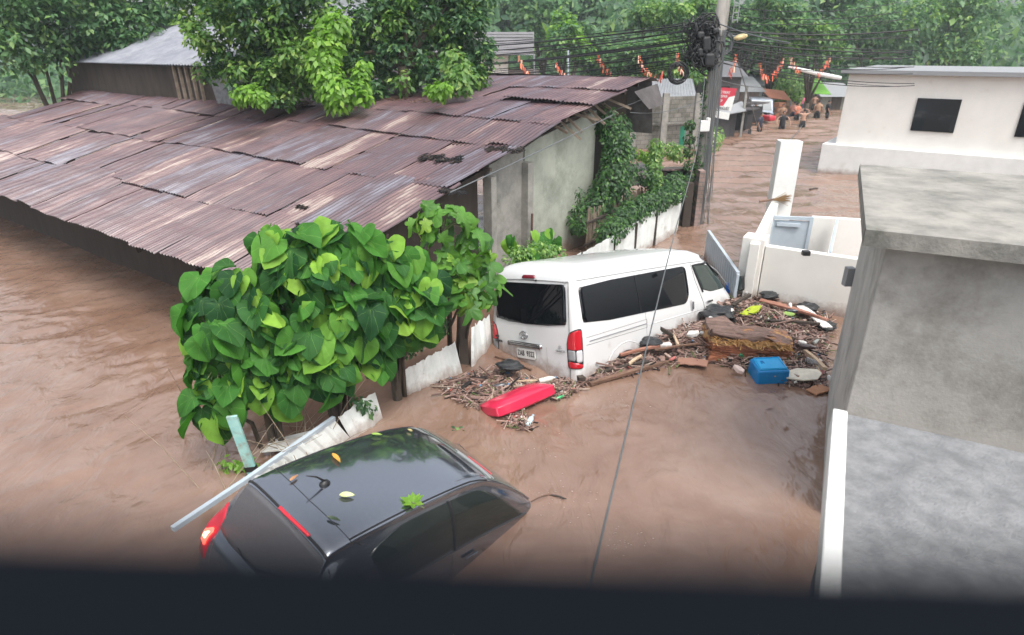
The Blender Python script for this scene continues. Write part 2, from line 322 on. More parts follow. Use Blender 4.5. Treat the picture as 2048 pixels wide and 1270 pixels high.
def graded(a, b, step, far, k=1.09):
    c = list(np.arange(a, b, step)); s = step; x = c[-1]
    while x < far[1]: s *= k; x += s; c.append(x)
    s = step; x = a
    while x > far[0]: s *= k; x -= s; c.insert(0, x)
    return np.array(c)
gx = graded(-5, 7, .05, (-220, 240), 1.022); gy = np.concatenate([graded(2.2, 18, .055, (-30, 18), 1.2), np.arange(18.1, 46, .10), graded(46.1, 46.5, .15, (46.1, 420), 1.05)]); gy = np.unique(np.round(gy, 4))
X, Y = np.meshgrid(gx, gy); Zw = wave(X, Y)*np.clip(1-(Y-60)/60, 0, 1)*np.clip(1-(np.abs(X)-40)/40, 0, 1)
nx, ny = len(gx), len(gy)
me = bpy.data.meshes.new('flood_water'); me.vertices.add(nx*ny); me.vertices.foreach_set('co', np.stack([X, Y, Zw], -1).ravel())
ii = (np.arange(ny-1)[:, None]*nx+np.arange(nx-1)[None, :]).ravel(); Q = np.stack([ii, ii+1, ii+nx+1, ii+nx], 1).astype(np.int32)
me.loops.add(Q.size); me.loops.foreach_set('vertex_index', Q.ravel()); me.polygons.add(len(Q)); me.polygons.foreach_set('loop_start', np.arange(0, Q.size, 4, dtype=np.int32)); me.polygons.foreach_set('loop_total', np.full(len(Q), 4, np.int32))
me.polygons.foreach_set('use_smooth', np.ones(len(Q), bool)); me.materials.append(M['water']); me.update()
tag(link('flood_water', me), kind='structure')
b_ = MB(); b_.add([(-300, -60, -1.3), (300, -60, -1.3), (300, 500, -1.3), (-300, 500, -1.3)], [(0, 1, 2, 3)])
tag(b_.build('ground', mat('mud', (.1, .07, .05), rough=1)), kind='structure')
# wooded hillside far behind
b_ = MB(); n = 60; vs = []
for i in range(n+1):
    for j in range(8):
        x = -260+520*i/n; y = 62+j*16; z = -1.4 + (j/7)**.8*(14+1.5*math.sin(i*.6)+1.2*math.sin(i*1.7+j))*(1 if x > -14 else .45)
        vs.append((x, y, z))
b_.add(vs, [(i*8+j, (i+1)*8+j, (i+1)*8+j+1, i*8+j+1) for i in range(n) for j in range(7)])
tag(b_.build('hill', mat('hill', (.02, .05, .03), (.05, .1, .06), scale=.6, rough=1, bump=1, bscale=2), smooth=True), kind='structure')
# ------------------------------------------------------------------ rusty roofed house
def roofz(s): return float(np.interp(s, [0, 1.5, 4.45, 6.7, 8.05, 12.3, 14], [1.0, 1.42, 2.2, 2.72, 3.1, 3.76, 3.5]))
house = thing('rusty_roofed_house', 'old low house with rusted corrugated roof and mossy plaster wall, left of the van', 'house', fr(2, 1.6, 0))
rnd = random.Random(3)
rows = [(1.42, 3.15), (2.95, 5.0), (4.8, 6.95), (6.75, 8.15), (7.9, 9.6), (9.4, 11.0), (10.7, 12.35)]
rb = MB(); PITCHC = .10
for ri, (s0, s1) in enumerate(rows):
    t = .95 + rnd.uniform(-.06, .1)
    while t < 21:
        wd = .80 if ri > 1 else .86; ds = rnd.uniform(-.045, .045); lift = rnd.uniform(.016, .028); tw = rnd.uniform(-.006, .006); skew = rnd.uniform(-.02, .02)
        if rnd.random() < .1: lift += .025
        ncol = int(wd/PITCHC)*6; ns = 7; vs = []
        for a in range(ns):
            s = s0+ds+(s1-s0)*a/(ns-1)
            sag = .007*math.sin(a*2.1+t)+.005*math.sin(t*1.9+s)
            for c in range(ncol+1):
                tt = t+wd*1.05*c/ncol
                z = roofz(s) + .0165*math.sin(2*PI*tt/PITCHC) + lift*(1-a/(ns-1))*1.2+.012 + tw*(c/ncol*6) + sag + .02*math.sin(tt*.8+ri)
                if a == 0: z += .010*math.sin(tt*7+ri)
                vs.append(fr(s+skew*c/ncol, tt, z))
        rb.add(vs, [(a*(ncol+1)+c, a*(ncol+1)+c+1, (a+1)*(ncol+1)+c+1, (a+1)*(ncol+1)+c) for a in range(ns-1) for c in range(ncol)])
        t += wd
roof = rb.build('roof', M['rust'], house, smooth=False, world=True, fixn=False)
# ridge flashing, broken flap at the rake end, purlins, rafters
rb = MB()
rb.add([fr(12.25, .9, 3.80), fr(12.25, 21, 3.80), fr(12.6, 21, 3.70), fr(12.6, .9, 3.70)], [(0, 1, 2, 3)])
rb.add([fr(12.6, 1.1, 3.70), fr(12.6, 21, 3.70), fr(12.9, 21, 2.4), fr(12.9, 1.1, 2.4)], [(0, 1, 2, 3)])
rb.build('ridge_cap', mat('ridge', (.1, .09, .09), (.2, .19, .19), scale=3, rough=.6), house, world=True, fixn=False)
rb = MB()
for s in np.arange(1.6, 12.2, .85): rb.beam(fr(s, 1.05+.06*math.sin(s*5), roofz(s)-.05), fr(s, 9, roofz(s)-.05), .06, .06)
for t in (1.5, 3.4, 5.3): rb.beam(fr(1.5, t, roofz(1.5)-.13), fr(12.2, t, roofz(12.2)-.13), .07, .10)
rb.build('rafters', M['wood_dark'], house, world=True)
rb = MB(); rb.add([fr(11.2, .9, 3.52), fr(12.3, .82, 3.66), fr(12.15, .55, 3.2), fr(11.5, .62, 3.12)], [(0, 1, 2, 3)])
rb.build('roof_flap', mat('flap', (.05, .045, .045), (.09, .08, .08), scale=4, rough=.7), house, solid=.01, world=True)
# plaster side wall, in segments between the columns
rb = MB()
def wallseg(b, s0, s1, t, z0, zf, th=.15, n=6):
    top = [(s0+(s1-s0)*i/n) for i in range(n+1)]
    poly = [fr(s0, t, z0)] + [fr(s1, t, z0)] + [fr(s, t, zf(s)) for s in reversed(top)]
    b.prism(poly, NV*th)
wallseg(rb, 7.55, 10.45, 1.45, -1.2, lambda s: roofz(s)-.34)
rb.build('wall', M['plaster_old'], house, world=True)
rb = MB(); wallseg(rb, 6.35, 7.45, 1.42, -1.2, lambda s: roofz(s)-.2)
rb.box(fr(7.5, 1.38, .5), (.2, .24, 3.7), Matrix.Rotation(math.radians(54), 3, 'Z'))
rb.box(fr(6.3, 1.38, .45), (.16, .2, 3.6), Matrix.Rotation(math.radians(54), 3, 'Z'))
rb.build('concrete_column', M['concrete'], house, world=True)
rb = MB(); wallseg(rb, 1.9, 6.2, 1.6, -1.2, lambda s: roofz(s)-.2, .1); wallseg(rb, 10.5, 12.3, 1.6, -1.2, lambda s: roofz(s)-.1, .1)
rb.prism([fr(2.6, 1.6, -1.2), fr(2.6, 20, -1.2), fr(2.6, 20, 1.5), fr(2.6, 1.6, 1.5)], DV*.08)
rb.build('shade_boards', M['wood_dark'], house, world=True)  # dark boards close the open shed; its inner shade is put into their colour
rb = MB(); rb.tube([fr(7.35, 1.15, -1), fr(7.4, 1.15, 1.35)], .025); rb.build('iron_post', mat('rusty_iron', (.12, .06, .04), (.06, .035, .03), rough=.8), house, world=True)
rb = MB()   # broken timber ends under the rake
for i in range(9):
    s = 8.6+i*.3; a = fr(s, 1.5, roofz(s)-.2); rb.beam(a, a + NV*(-.25-.3*rnd.random()) + DV*rnd.uniform(-.1, .3) + Vector((0, 0, rnd.uniform(-.45, -.1))), .06, .05)
rb.build('rafter_end', M['bamboo'], house, world=True)
# debris patches lying on the roof
def on_roof(u, v):
    lo, hi = 1.0, 4.2
    best = None
    for k in range(160):
        z = lo+(hi-lo)*k/159; P = up(u, v, z); s = (P-FP).dot(DV); e = abs(roofz(s)+.03-z)
        if best is None or e < best[0]: best = (e, P)
    return best[1]
def twig_heap(name, label, cat, P, r, n, mats, h=.08, flat=True, ln=(.02, .10), group=None, th=.005):
    b = MB(); rr = random.Random(hash(label) % 1000 if False else len(label)*7+n)
    for i in range(n):
        a = rr.uniform(0, 2*PI); d = r*math.sqrt(rr.random()); t_o = rr.uniform(-r, r); s_o = rr.gauss(0, .10*r)+.16*r*math.sin(t_o*7/r)+.1*r*math.sin(t_o*17/r); q = DV*s_o+NV*t_o+Vector((0, 0, s_o*.24+rr.uniform(0, h)))
        l = rr.uniform(*ln); k = rr.uniform(0, PI); e = Vector((math.cos(k), math.sin(k), rr.uniform(-.25, .25)))*l/2
        b.cur = rr.randrange(len(mats)); b.beam(q-e, q+e, th*rr.uniform(.7, 2.2), th)
    o = b.build(name, mats); o.location = P
    return tag(o, label, cat, group)
twig_heap('leaf_litter', 'small dark clump of wet leaves on the purple rusted roof sheets near its lower edge', 'leaf litter', on_roof(604, 417), .12, 160, [M['black'], M['wood_dark']], .05)
for i, (u, v, r, lb) in enumerate(((880, 318, .5, 'dark rotted debris strewn over the roof sheet above the gable corner'), (1010, 300, .4, 'black leaf litter caught at the outer corner of the roof overlap'), (905, 385, .25, 'dark litter at the lower rake edge of the roof'), (560, 205, 1.2, 'brown leaf litter under the left roof tree'), (800, 205, 1.4, 'brown leaf litter under the right roof tree'))):
    twig_heap('leaf_litter', lb, 'leaf litter', on_roof(u, v), r, int(700*r)+100, [M['wood_dark'], M['black'], M['black']] if i < 3 else [M['wood_dark'], M['wood_brown'], mat('dryleaf', (.2, .13, .09))], .025, th=.011)
# lean-to building at the back of the roof, far left
P0 = on_roof(376, 205)
lt = thing('tin_roofed_shack', 'dark shack with grey corrugated roof above the top left of the rusty roof', 'shack', P0)
s_, t_ = (P0-FP).dot(DV), (P0-FP).dot(NV)
rb = MB(); rb.prism([fr(s_+.3, t_-3.1, 2.6), fr(s_+.3, t_+9, 2.6), fr(s_+.3, t_+9, 4.0), fr(s_+.3, t_-3.1, 3.9)], DV*5); rb.build('wall', M['wood_dark'], lt, world=True)
rb = MB(); n = 300; vs = []
for a in range(2):
    for c in range(n+1):
        t = t_-3.3+13*c/n; z = (4.0 if a == 0 else 5.7)+.025*math.sin(2*PI*t/.17); vs.append(fr(s_+.1+a*4.5, t, z))
rb.add(vs, [(c, c+1, n+2+c, n+1+c) for c in range(n)]); rb.build('roof', mat('grey_tin', (.16, .17, .2), (.24, .25, .28), scale=2, rough=.4), lt, solid=.01, world=True)
rb = MB(); rb.add([fr(s_+.15, t_-1.4, 2.9), fr(s_+.15, t_-2.9, 3.0), fr(s_+.15, t_-2.9, 3.95), fr(s_+.15, t_-1.1, 3.95)], [(0, 1, 2, 3)]); rb.build('tin_panel', M['rough_render'], lt, solid=.02, world=True)
rb = MB()
for k in range(5): rb.beam(fr(s_+.2, t_-.6+k*.35, 2.8), fr(s_+.2, t_-.55+k*.35, 3.95), .08, .06)
rb.build('post', M['bamboo'], lt, world=True)
# ------------------------------------------------------------------ parametric surfaces: panels and seams laid on a body
def snorm(f, a, b, out):
    e = .004; p = f(a, b); d1 = f(a+e, b)-f(a-e, b); d2 = f(a, b+e)-f(a, b-e); n = d1.cross(d2)
    n = n.normalized() if n.length > 1e-12 else Vector(out)
    return n if n.dot(Vector(out)) >= 0 else -n
def rounded(poly, r, k=5):
    out = []; n = len(poly)
    for i in range(n):
        p = Vector(poly[i]); a = Vector(poly[i-1])-p; b = Vector(poly[(i+1) % n])-p
        ra = min(r, a.length*.45, b.length*.45); pa = p+a.normalized()*ra; pb = p+b.normalized()*ra
        for j in range(k+1):
            t = j/k; out.append(pa*(1-t)**2 + p*2*t*(1-t) + pb*t*t)
    return out
def panel(f, poly, r, off, out, rows=14, cols=20, skirt=.012):
    P = rounded([Vector(q) for q in poly], r); ymin = min(q.y for q in P)+1e-5; ymax = max(q.y for q in P)-1e-5
    b = MB(); vs = []
    for i in range(rows+1):
        y = ymin+(ymax-ymin)*(.5-.5*math.cos(PI*i/rows)); xs = []
        for k in range(len(P)):
            p, q = P[k], P[(k+1) % len(P)]
            if (p.y-y)*(q.y-y) <= 0 and abs(p.y-q.y) > 1e-9: xs.append(p.x+(q.x-p.x)*(y-p.y)/(q.y-p.y))
        x0, x1 = min(xs), max(xs)
        for j in range(cols+1):
            x = x0+(x1-x0)*j/cols; vs.append(f(x, y)+snorm(f, x, y, out)*off)
    c1 = cols+1; b.add(vs, [(i*c1+j, i*c1+j+1, (i+1)*c1+j+1, (i+1)*c1+j) for i in range(rows) for j in range(cols)])
    ring = [j for j in range(c1)]+[i*c1+cols for i in range(1, rows+1)]+[rows*c1+j for j in range(cols-1, -1, -1)]+[i*c1 for i in range(rows-1, 0, -1)]
    n0 = len(b.v); o = Vector(out)
    sk = [Vector(b.v[k])-o*skirt for k in ring]; b.v += [tuple(q) for q in sk]
    for k in range(len(ring)): k2 = (k+1) % len(ring); b.f.append((ring[k], ring[k2], n0+k2, n0+k)); b.m.append(0)
    return b
def seam(b, f, pts, r, out, off=0.0, n=6, sub=8):
    q = []
    for i in range(len(pts)-1):
        for k in range(sub):
            t = k/sub; a = pts[i][0]*(1-t)+pts[i+1][0]*t; c = pts[i][1]*(1-t)+pts[i+1][1]*t; q.append(f(a, c)+snorm(f, a, c, out)*off)
    q.append(f(*pts[-1])+snorm(f, pts[-1][0], pts[-1][1], out)*off); b.tube(q, r, n)
def text_mesh(s, size, f, a0, b0, ux, uy, out, mat_, name, parent, off=.004, depth=.003, font_scale=1.0):
    """raised lettering laid on surface f around (a0,b0)"""
    cu = bpy.data.curves.new('t', 'FONT'); cu.body = s; cu.size = size; cu.align_x = 'CENTER'; cu.align_y = 'CENTER'; cu.extrude = depth; cu.space_character = 1.05
    to = bpy.data.objects.new('t', cu); C.objects.link(to); dg = bpy.context.evaluated_depsgraph_get(); dg.update()
    me = bpy.data.meshes.new_from_object(to.evaluated_get(dg)); bpy.data.objects.remove(to, do_unlink=True)
    for v in me.vertices:
        a = a0+v.co.x*ux[0]*font_scale+v.co.y*uy[0]; b = b0+v.co.x*ux[1]*font_scale+v.co.y*uy[1]
        v.co = f(a, b)+Vector(out)*(off+v.co.z)
    me.materials.clear(); me.materials.append(mat_); me.update()
    return link(name, me, parent)
# ------------------------------------------------------------------ white van
van = thing('passenger_van', 'white high roofed passenger van sunk nose down in the flood against the debris', 'van', (.31795, 8.32875, -.62177), rot=Matrix.Identity(3).to_euler())
vr = Matrix.Rotation(.74154, 3, 'Z') @ Matrix.Rotation(.12353, 3, 'Y') @ Matrix.Rotation(-.22254, 3, 'X')
van.rotation_euler = vr.to_euler(); van.scale = (1.04,)*3
VP = [(.82, .22), (.865, .34), (.885, .60), (.888, .85), (.885, 1.05), (.872, 1.22), (.845, 1.45), (.815, 1.68), (.79, 1.84), (.772, 1.90), (.745, 1.97), (.70, 2.035), (.60, 2.078), (.42, 2.103), (.2, 2.112), (0, 2.115)]
VL = np.concatenate([[0], np.cumsum([math.dist(VP[i], VP[i+1]) for i in range(len(VP)-1)])])
def vprof(l): return float(np.interp(l, VL, [p[0] for p in VP])), float(np.interp(l, VL, [p[1] for p in VP]))
def lz(z): return float(np.interp(z, [p[1] for p in VP], VL))
def vxr(y, z):   # rear face
    base = np.interp(z, [.2, .45, .55, 1.2, 1.85, 1.93, 2.0, 2.06, 2.10, 2.12], [.02, -.02, .0, .0, .05, .075, .13, .22, .36, .5])
    return float(base) + .045*(abs(y)/.85)**3
def vxf(y, z):
    base = np.interp(z, [.2, .4, .9, 1.12, 1.2, 1.82, 1.95, 2.04, 2.10, 2.12], [4.74, 4.84, 4.80, 4.66, 4.56, 3.86, 3.66, 3.38, 2.95, 2.7])
    return float(base) - .22*(abs(y)/.85)**2.6*(1 if z < 1.9 else .6)
def vside(x, z, sgn=-1):
    y, zz = vprof(lz(z)); xr, xf = vxr(y, z), vxf(y, z)
    c = 1.0; r = .10
    if x < xr+r: q = min(1, max(0, (xr+r-x)/r)); y -= r*.75*(1-math.sqrt(max(0, 1-q*q)))
    if x > xf-.35: q = min(1, max(0, (x-xf+.35)/.35)); y -= .14*(1-math.sqrt(max(0, 1-q*q)))
    return Vector((x, sgn*y, z))
def vbody():
    NT = 46; NL = 44; b = MB(); ls = [VL[-1]*i/NL for i in range(NL+1)]
    ts = [0, .003, .006, .01, .015, .022] + [.022+(.93-.022)*i/24 for i in range(1, 25)] + [.94, .95, .96, .97, .98, .988, .995, 1]
    rows = []
    for l in ls:
        y, z = vprof(l); xr, xf = vxr(y, z), vxf(y, z); row = []
        for t in ts:
            x = xr+(xf-xr)*t; yy = y; r = .10
            if x < xr+r: q = (xr+r-x)/r; yy -= r*.75*(1-math.sqrt(max(0, 1-q*q)))
            if x > xf-.35: q = (x-xf+.35)/.35; yy -= .14*(1-math.sqrt(max(0, 1-q*q)))
            row.append((x, max(yy, 0), z))
        rows.append(row)
    full = [[(x, -y, z) for (x, y, z) in r] for r in rows] + [[(x, y, z) for (x, y, z) in r] for r in reversed(rows[:-1])]
    k = len(ts); vs = [p for r in full for p in r]; nr = len(full)
    b.add(vs, [(i*k+j, i*k+j+1, (i+1)*k+j+1, (i+1)*k+j) for i in range(nr-1) for j in range(k-1)])
    for end, fx in ((0, vxr), (-1, vxf)):
        g = []; m = 16
        for r in rows:
            x, y, z = r[end]; y = max(y, 1e-4)
            x0 = x; fx0 = fx(y, z)
            g.append([(x0+fx(y*(2*q/m-1), z)-fx0, y*(2*q/m-1), z) for q in range(m+1)])
        vs = [p for r in g for p in r]; b.add(vs, [(i*(m+1)+j, i*(m+1)+j+1, (i+1)*(m+1)+j+1, (i+1)*(m+1)+j) for i in range(len(g)-1) for j in range(m)])
    return b
o = vbody().build('body', M['white_paint'], van, smooth=True)
bm = bmesh.new(); bm.from_mesh(o.data); bmesh.ops.remove_doubles(bm, verts=bm.verts, dist=.0008); bmesh.ops.recalc_face_normals(bm, faces=bm.faces); bm.to_mesh(o.data); bm.free(); o.data.shade_smooth()
VO = (0, -1, 0); RO = (-1, 0, 0)
sideR = lambda x, z: vside(x, z, -1)
sideL = lambda x, z: vside(x, z, 1)
def rearf(y, z):
    yy = vprof(lz(z))[0]; e = max(0, (abs(y)-(yy-.075))/.075)
    return Vector((vxr(y, z)+.1*(1-math.sqrt(max(0, 1-min(1, e)**2)))*.6, y, z))
def frontf(y, z): return Vector((vxf(y, z), y, z))
for f, out in ((sideR, VO), (sideL, (0, 1, 0))):
    g = panel(f, [(.22, 1.255), (2.80, 1.20), (2.915, 1.34), (2.90, 1.815), (.215, 1.80)], .10, .006, out, rows=12, cols=30).build('side_window', M['glass_dark'], van, smooth=True)
    b = MB(); seam(b, f, [(1.545, 1.235), (1.50, 1.81)], .006, out, .008); b.build('divider', M['black'], g)
    g = panel(f, [(3.37, 1.325), (4.34, 1.255), (4.10, 1.52), (3.78, 1.775), (3.14, 1.80)], .06, .006, out, rows=10, cols=16).build('door_window', M['glass_clear'], van, smooth=True)
    b = MB(); seam(b, f, [(3.33, 1.33), (3.11, 1.80), (3.76, 1.80), (4.12, 1.53)], .016, out, .012); b.build('rain_visor', M['black'], g)
    b = MB(); seam(b, f, [(3.07, 1.83), (3.14, 1.55), (3.33, 1.15), (3.39, .92), (3.38, .4)], .005, out, -.001); b.build('door_seam', M['black'], van); b = MB()
    seam(b, f, [(1.62, 1.83), (1.66, 1.19), (1.68, .4)], .0025, out, -.0005); seam(b, f, [(.25, 1.075), (1.68, 1.115), (1.68, .99)], .0025, out, 0)
    seam(b, f, [(.25, .97), (1.68, .99)], .0025, out, 0); b.build('panel_gap', M['black'], van)
    b = MB(); seam(b, f, [(.32, 1.018), (1.67, 1.05)], .009, out, .001); b.build('slide_rail', M['plastic_grey'], van)
    b = MB(); seam(b, f, [(.04, 1.872), (1.5, 1.868), (3.03, 1.858), (3.7, 1.835), (4.1, 1.62), (4.45, 1.30)], .010, out, -.002); b.build('drip_rail', mat('rail', (.35, .36, .36), rough=.5), van)
    b = MB(); seam(b, f, [(1.72, 1.02), (3.3, 1.045), (4.5, 1.0)], .014, out, -.009); b.build('body_crease', M['white_paint'], van)
    h = panel(f, [(2.92, 1.06), (3.01, 1.06), (3.0, 1.24), (2.91, 1.24)], .03, .004, out, rows=6, cols=4).build('handle_recess', mat('recess', (.4, .4, .4), rough=.5), van, smooth=True)
    b = MB(); p = f(2.965, 1.15); b.box(p+Vector(out)*.03, (.035, .02, .13)); b.build('door_handle', M['chrome'], van, bevel=.008)
    b = MB(); p = f(3.5, 1.155); b.box(p+Vector(out)*.03, (.17, .022, .035)); b.build('door_handle', M['chrome'], van, bevel=.008)
    arch = [(1.16+.44*math.cos(a), .42+.36*math.sin(a)) for a in [PI*k/12 for k in range(13)]]
    panel(f, [(.74, .34), (1.58, .34), (1.56, .52), (1.42, .68), (1.16, .75), (.90, .68), (.76, .52)], .12, .003, out, rows=10, cols=12).build('arch_shade', M['black'], van)  # dark hollow of the arch painted as a flat black panel, body uncut
    b = MB(); seam(b, f, [(.66, .42), (.70, .62), (.84, .78), (1.02, .855), (1.2, .865), (1.4, .80), (1.54, .68), (1.64, .45)], .012, out, -.006); b.build('arch_lip', M['white_paint'], van, smooth=True)
    for wx in (1.16, 3.85):
        wh = bpy.data.objects.new('wheel', None); C.objects.link(wh); wh.parent = van; wh.location = (wx, out[1]*.80, .33)
        b = MB(); b.lathe([(.2, -.1), (.31, -.1), (.34, -.06), (.34, .06), (.31, .1), (.2, .1)], n=28, R=Matrix.Rotation(PI/2, 3, 'X')); b.build('tyre', M['rubber'], wh, smooth=True)
        b = MB(); b.lathe([(.0, -.06), (.2, -.09), (.21, 0), (.2, .09), (0, .06)], n=24, R=Matrix.Rotation(PI/2, 3, 'X')); b.build('rim', M['chrome'], wh, smooth=True)
    mi = MB(); sg = out[1]; mi.box((4.40, sg*.99, 1.36), (.09, .15, .26)); mirror = mi.build('mirror', M['black'], van, bevel=.03, seg=3)
    b = MB(); b.box((4.352, sg*.99, 1.36), (.006, .12, .22)); b.build('mirror_glass', M['glass_clear'], mirror)
panel(rearf, [(-.725, 1.255), (0, 1.235), (.725, 1.255), (.70, 1.83), (-.70, 1.83)], .07, .006, RO, rows=12, cols=24).build('rear_window', M['glass_dark'], van, smooth=True)
panel(frontf, [(-.62, 1.26), (.62, 1.26), (.58, 1.78), (-.58, 1.78)], .05, .01, (1, 0, .5), rows=10, cols=20).build('windshield', M['glass_clear'], van, smooth=True)
b = MB(); seam(b, rearf, [(-.76, .5), (-.772, 1.2), (-.745, 1.86), (-.3, 1.875), (.3, 1.875), (.745, 1.86), (.772, 1.2), (.76, .5)], .005, RO, -.001); b.build('tailgate_seam', mat('seam', (.12, .12, .12), rough=.6), van)
b = MB(); seam(b, rearf, [(-.36, .52), (-.35, .93)], .0022, RO, 0); b.build('panel_crease', mat('crease', (.35, .35, .34), rough=.6), van); b = MB(); seam(b, rearf, [(.30, .6), (.48, .93)], .0022, RO, 0); b.build('panel_crease', bpy.data.materials['crease'], van)
g = panel(rearf, [(-.26, .885), (.45, .885), (.45, .955), (-.26, .955)], .02, .022, RO, rows=4, cols=10, skirt=.03).build('trim_bar', M['chrome'], van, smooth=True)
b = MB(); seam(b, rearf, [(-.24, .905), (.43, .905)], .006, RO, .026); seam(b, rearf, [(-.24, .93), (.43, .93)], .005, RO, .026); b.build('trim_line', M['black'], g)
pl = panel(rearf, [(-.13, .715), (.26, .715), (.26, .865), (-.13, .865)], .02, .012, RO, rows=4, cols=8, skirt=.012).build('number_plate', M['plate'], van)
text_mesh('ZAB  9322', .115, rearf, .065, .79, (-1, 0), (0, 1), RO, M['black'], 'lettering', pl, off=.014, font_scale=.66)
em = MB()   # oval emblem: three crossing rings
def ring(b, cy, cz, ry, rz, r): b.tube([rearf(cy+ry*math.cos(a), cz+rz*math.sin(a))+Vector((-.008, 0, 0)) for a in [2*PI*k/28 for k in range(29)]], r, 6, False)
ring(em, .10, 1.06, .082, .055, .008); ring(em, .10, 1.06, .032, .052, .006); ring(em, .10, 1.085, .06, .024, .006); em.build('emblem', M['chrome'], van, smooth=True)
text_mesh('EL', .055, rearf, -.61, .955, (-1, 0), (0, 1), RO, M['plastic_grey'], 'badge_lettering', van, off=.004)
text_mesh('GRANDIA', .045, rearf, -.61, .90, (-1, 0), (0, 1), RO, M['plastic_grey'], 'badge_lettering', van, off=.004, font_scale=.8)
text_mesh('HIACE', .045, rearf, .72, .985, (-1, 0), (0, 1), RO, M['black'], 'badge_lettering', van, off=.006, font_scale=.8)
text_mesh('GRANDIA', .055, rearf, .69, .915, (-1, 0), (0, 1), RO, M['black'], 'badge_lettering', van, off=.006, font_scale=.75)
panel(rearf, [(-.13, 1.895), (.13, 1.895), (.115, 1.935), (-.115, 1.935)], .012, .016, RO, rows=4, cols=8, skirt=.02).build('brake_light', M['dark_red'], van, smooth=True)
b = MB(); b.lathe([(0, 0), (.014, .002), (.014, .02), (0, .03)], rearf(-.165, 1.875), 10, Matrix.Rotation(-PI/2, 3, 'Y')); b.build('washer_nozzle', M['black'], van)
panel(rearf, [(.62, 1.70), (.71, 1.70), (.70, 1.79), (.62, 1.79)], .008, .009, RO, rows=4, cols=4, skirt=.004).build('window_sticker', mat('stk', (.65, .28, .06), rough=.5), van)
def corner(a, z):   # wraps round the rear right corner: a in 0..1 from rear face to side
    return None
for sg in (-1, 1):
    def cf(a, z, sg=sg):
        # arclength around the corner: a<0 on the rear face, a>0 on the side
        if a < 0:
            p = rearf((.86+a)*1.0, z); return Vector((p.x, sg*p.y, p.z))
        return vside(.06+a, z, sg) + Vector((0, 0, 0))
    y0 = .86
    def cf2(a, z, sg=sg):
        yy = vprof(lz(z))[0]; r = .09; xr = vxr(yy, z)
        # quarter circle between rear and side
        L = r*PI/2
        if a < 0: return Vector((xr-.012*min(1, -a/.1)+.0, sg*(yy-r+a), z))
        if a < L: th = a/r; return Vector((xr+r-r*math.cos(th), sg*(yy-r+r*math.sin(th)), z))
        return Vector((xr+r+a-L, sg*yy, z))
    outv = (-.75, sg*.66, 0)
    tl = panel(cf2, [(-.075, .665), (.16, .665), (.17, 1.215), (.09, 1.225), (-.03, 1.17), (-.085, 1.02)], .035, .010, outv, rows=14, cols=10, skirt=.02).build('tail_light', M['black'], van, smooth=True)
    panel(cf2, [(-.065, .935), (.145, .935), (.15, 1.20), (.085, 1.205), (-.02, 1.155), (-.07, 1.03)], .03, .018, outv, rows=10, cols=10, skirt=.01).build('red_lens', M['red_lens'], tl, smooth=True)
    panel(cf2, [(-.062, .78), (.05, .78), (.05, .925), (-.062, .925)], .01, .018, outv, rows=4, cols=4, skirt=.01).build('grey_lens', M['plastic_grey'], tl, smooth=True)
    panel(cf2, [(.06, .76), (.14, .76), (.14, .925), (.06, .925)], .01, .018, outv, rows=4, cols=4, skirt=.01).build('clear_lens', M['clear_lens'], tl, smooth=True)
    panel(cf2, [(-.06, .675), (.145, .675), (.14, .745), (-.062, .765)], .015, .018, outv, rows=4, cols=6, skirt=.01).build('red_reflector', M['red_lens'], tl, smooth=True)
# ------------------------------------------------------------------ dark hatchback
car = thing('dark_hatchback', 'dark grey hatchback with lit tail lamp, nose under the brown water beside the leaning fence', 'car', (-2.29553, 3.60423, -.24039))
cr_ = Matrix.Rotation(.88421, 3, 'Z') @ Matrix.Rotation(.19628, 3, 'Y') @ Matrix.Rotation(.14099, 3, 'X')
car.rotation_euler = cr_.to_euler(); car.scale = (.9,)*3
# x, ztop, roof half width, belt half width, belt height, body half width, low z
CS = [(-.04, .62, .50, .66, .56, .70, .34), (-.01, .80, .58, .76, .66, .80, .28), (.05, .97, .64, .84, .84, .875, .26), (.11, 1.05, .66, .86, .96, .89, .25), (.16, 1.16, .655, .865, 1.0, .90, .25), (.24, 1.36, .635, .87, 1.03, .905, .25), (.315, 1.54, .61, .87, 1.04, .905, .25), (.36, 1.585, .60, .87, 1.05, .905, .25), (.45, 1.61, .598, .87, 1.05, .905, .25), (.7, 1.637, .60, .87, 1.05, .905, .25),
      (1.2, 1.66, .61, .88, 1.04, .905, .25), (1.8, 1.65, .61, .88, 1.02, .905, .25), (2.2, 1.60, .60, .88, 1.0, .905, .25), (2.45, 1.52, .61, .88, .99, .905, .25), (2.8, 1.32, .66, .875, .97, .90, .25), (3.15, 1.06, .72, .86, .93, .89, .25), (3.4, .90, .72, .84, .80, .88, .25), (3.8, .78, .68, .80, .68, .84, .25), (4.1, .70, .60, .72, .60, .78, .26), (4.25, .66, .5, .62, .6, .68, .3)]
def csec(st):
    x, zt, yr, yb, zb, yy, zl = st; zs = zb+(zt-zb)*.55; k = min(1, max(0, (zt-zb)/.5))
    return [(yy*.93, zl), (yy, (zl+zb)*.5), (yb, zb), ((yb+yr)/2+.02*k, zs), (yr+.028*k, zt-.085*k-.01), (yr-.02, zt-.028*k), (yr*.6, zt+.002), (0, zt+.012)]
CG = np.array([[(st[0], y, z) for y, z in csec(st)] for st in CS]); CX = CG[:, 0, 0]
def crm(p0, p1, p2, p3, t): return .5*((2*p1)+(-p0+p2)*t+(2*p0-5*p1+4*p2-p3)*t*t+(-p0+3*p1-3*p2+p3)*t**3)
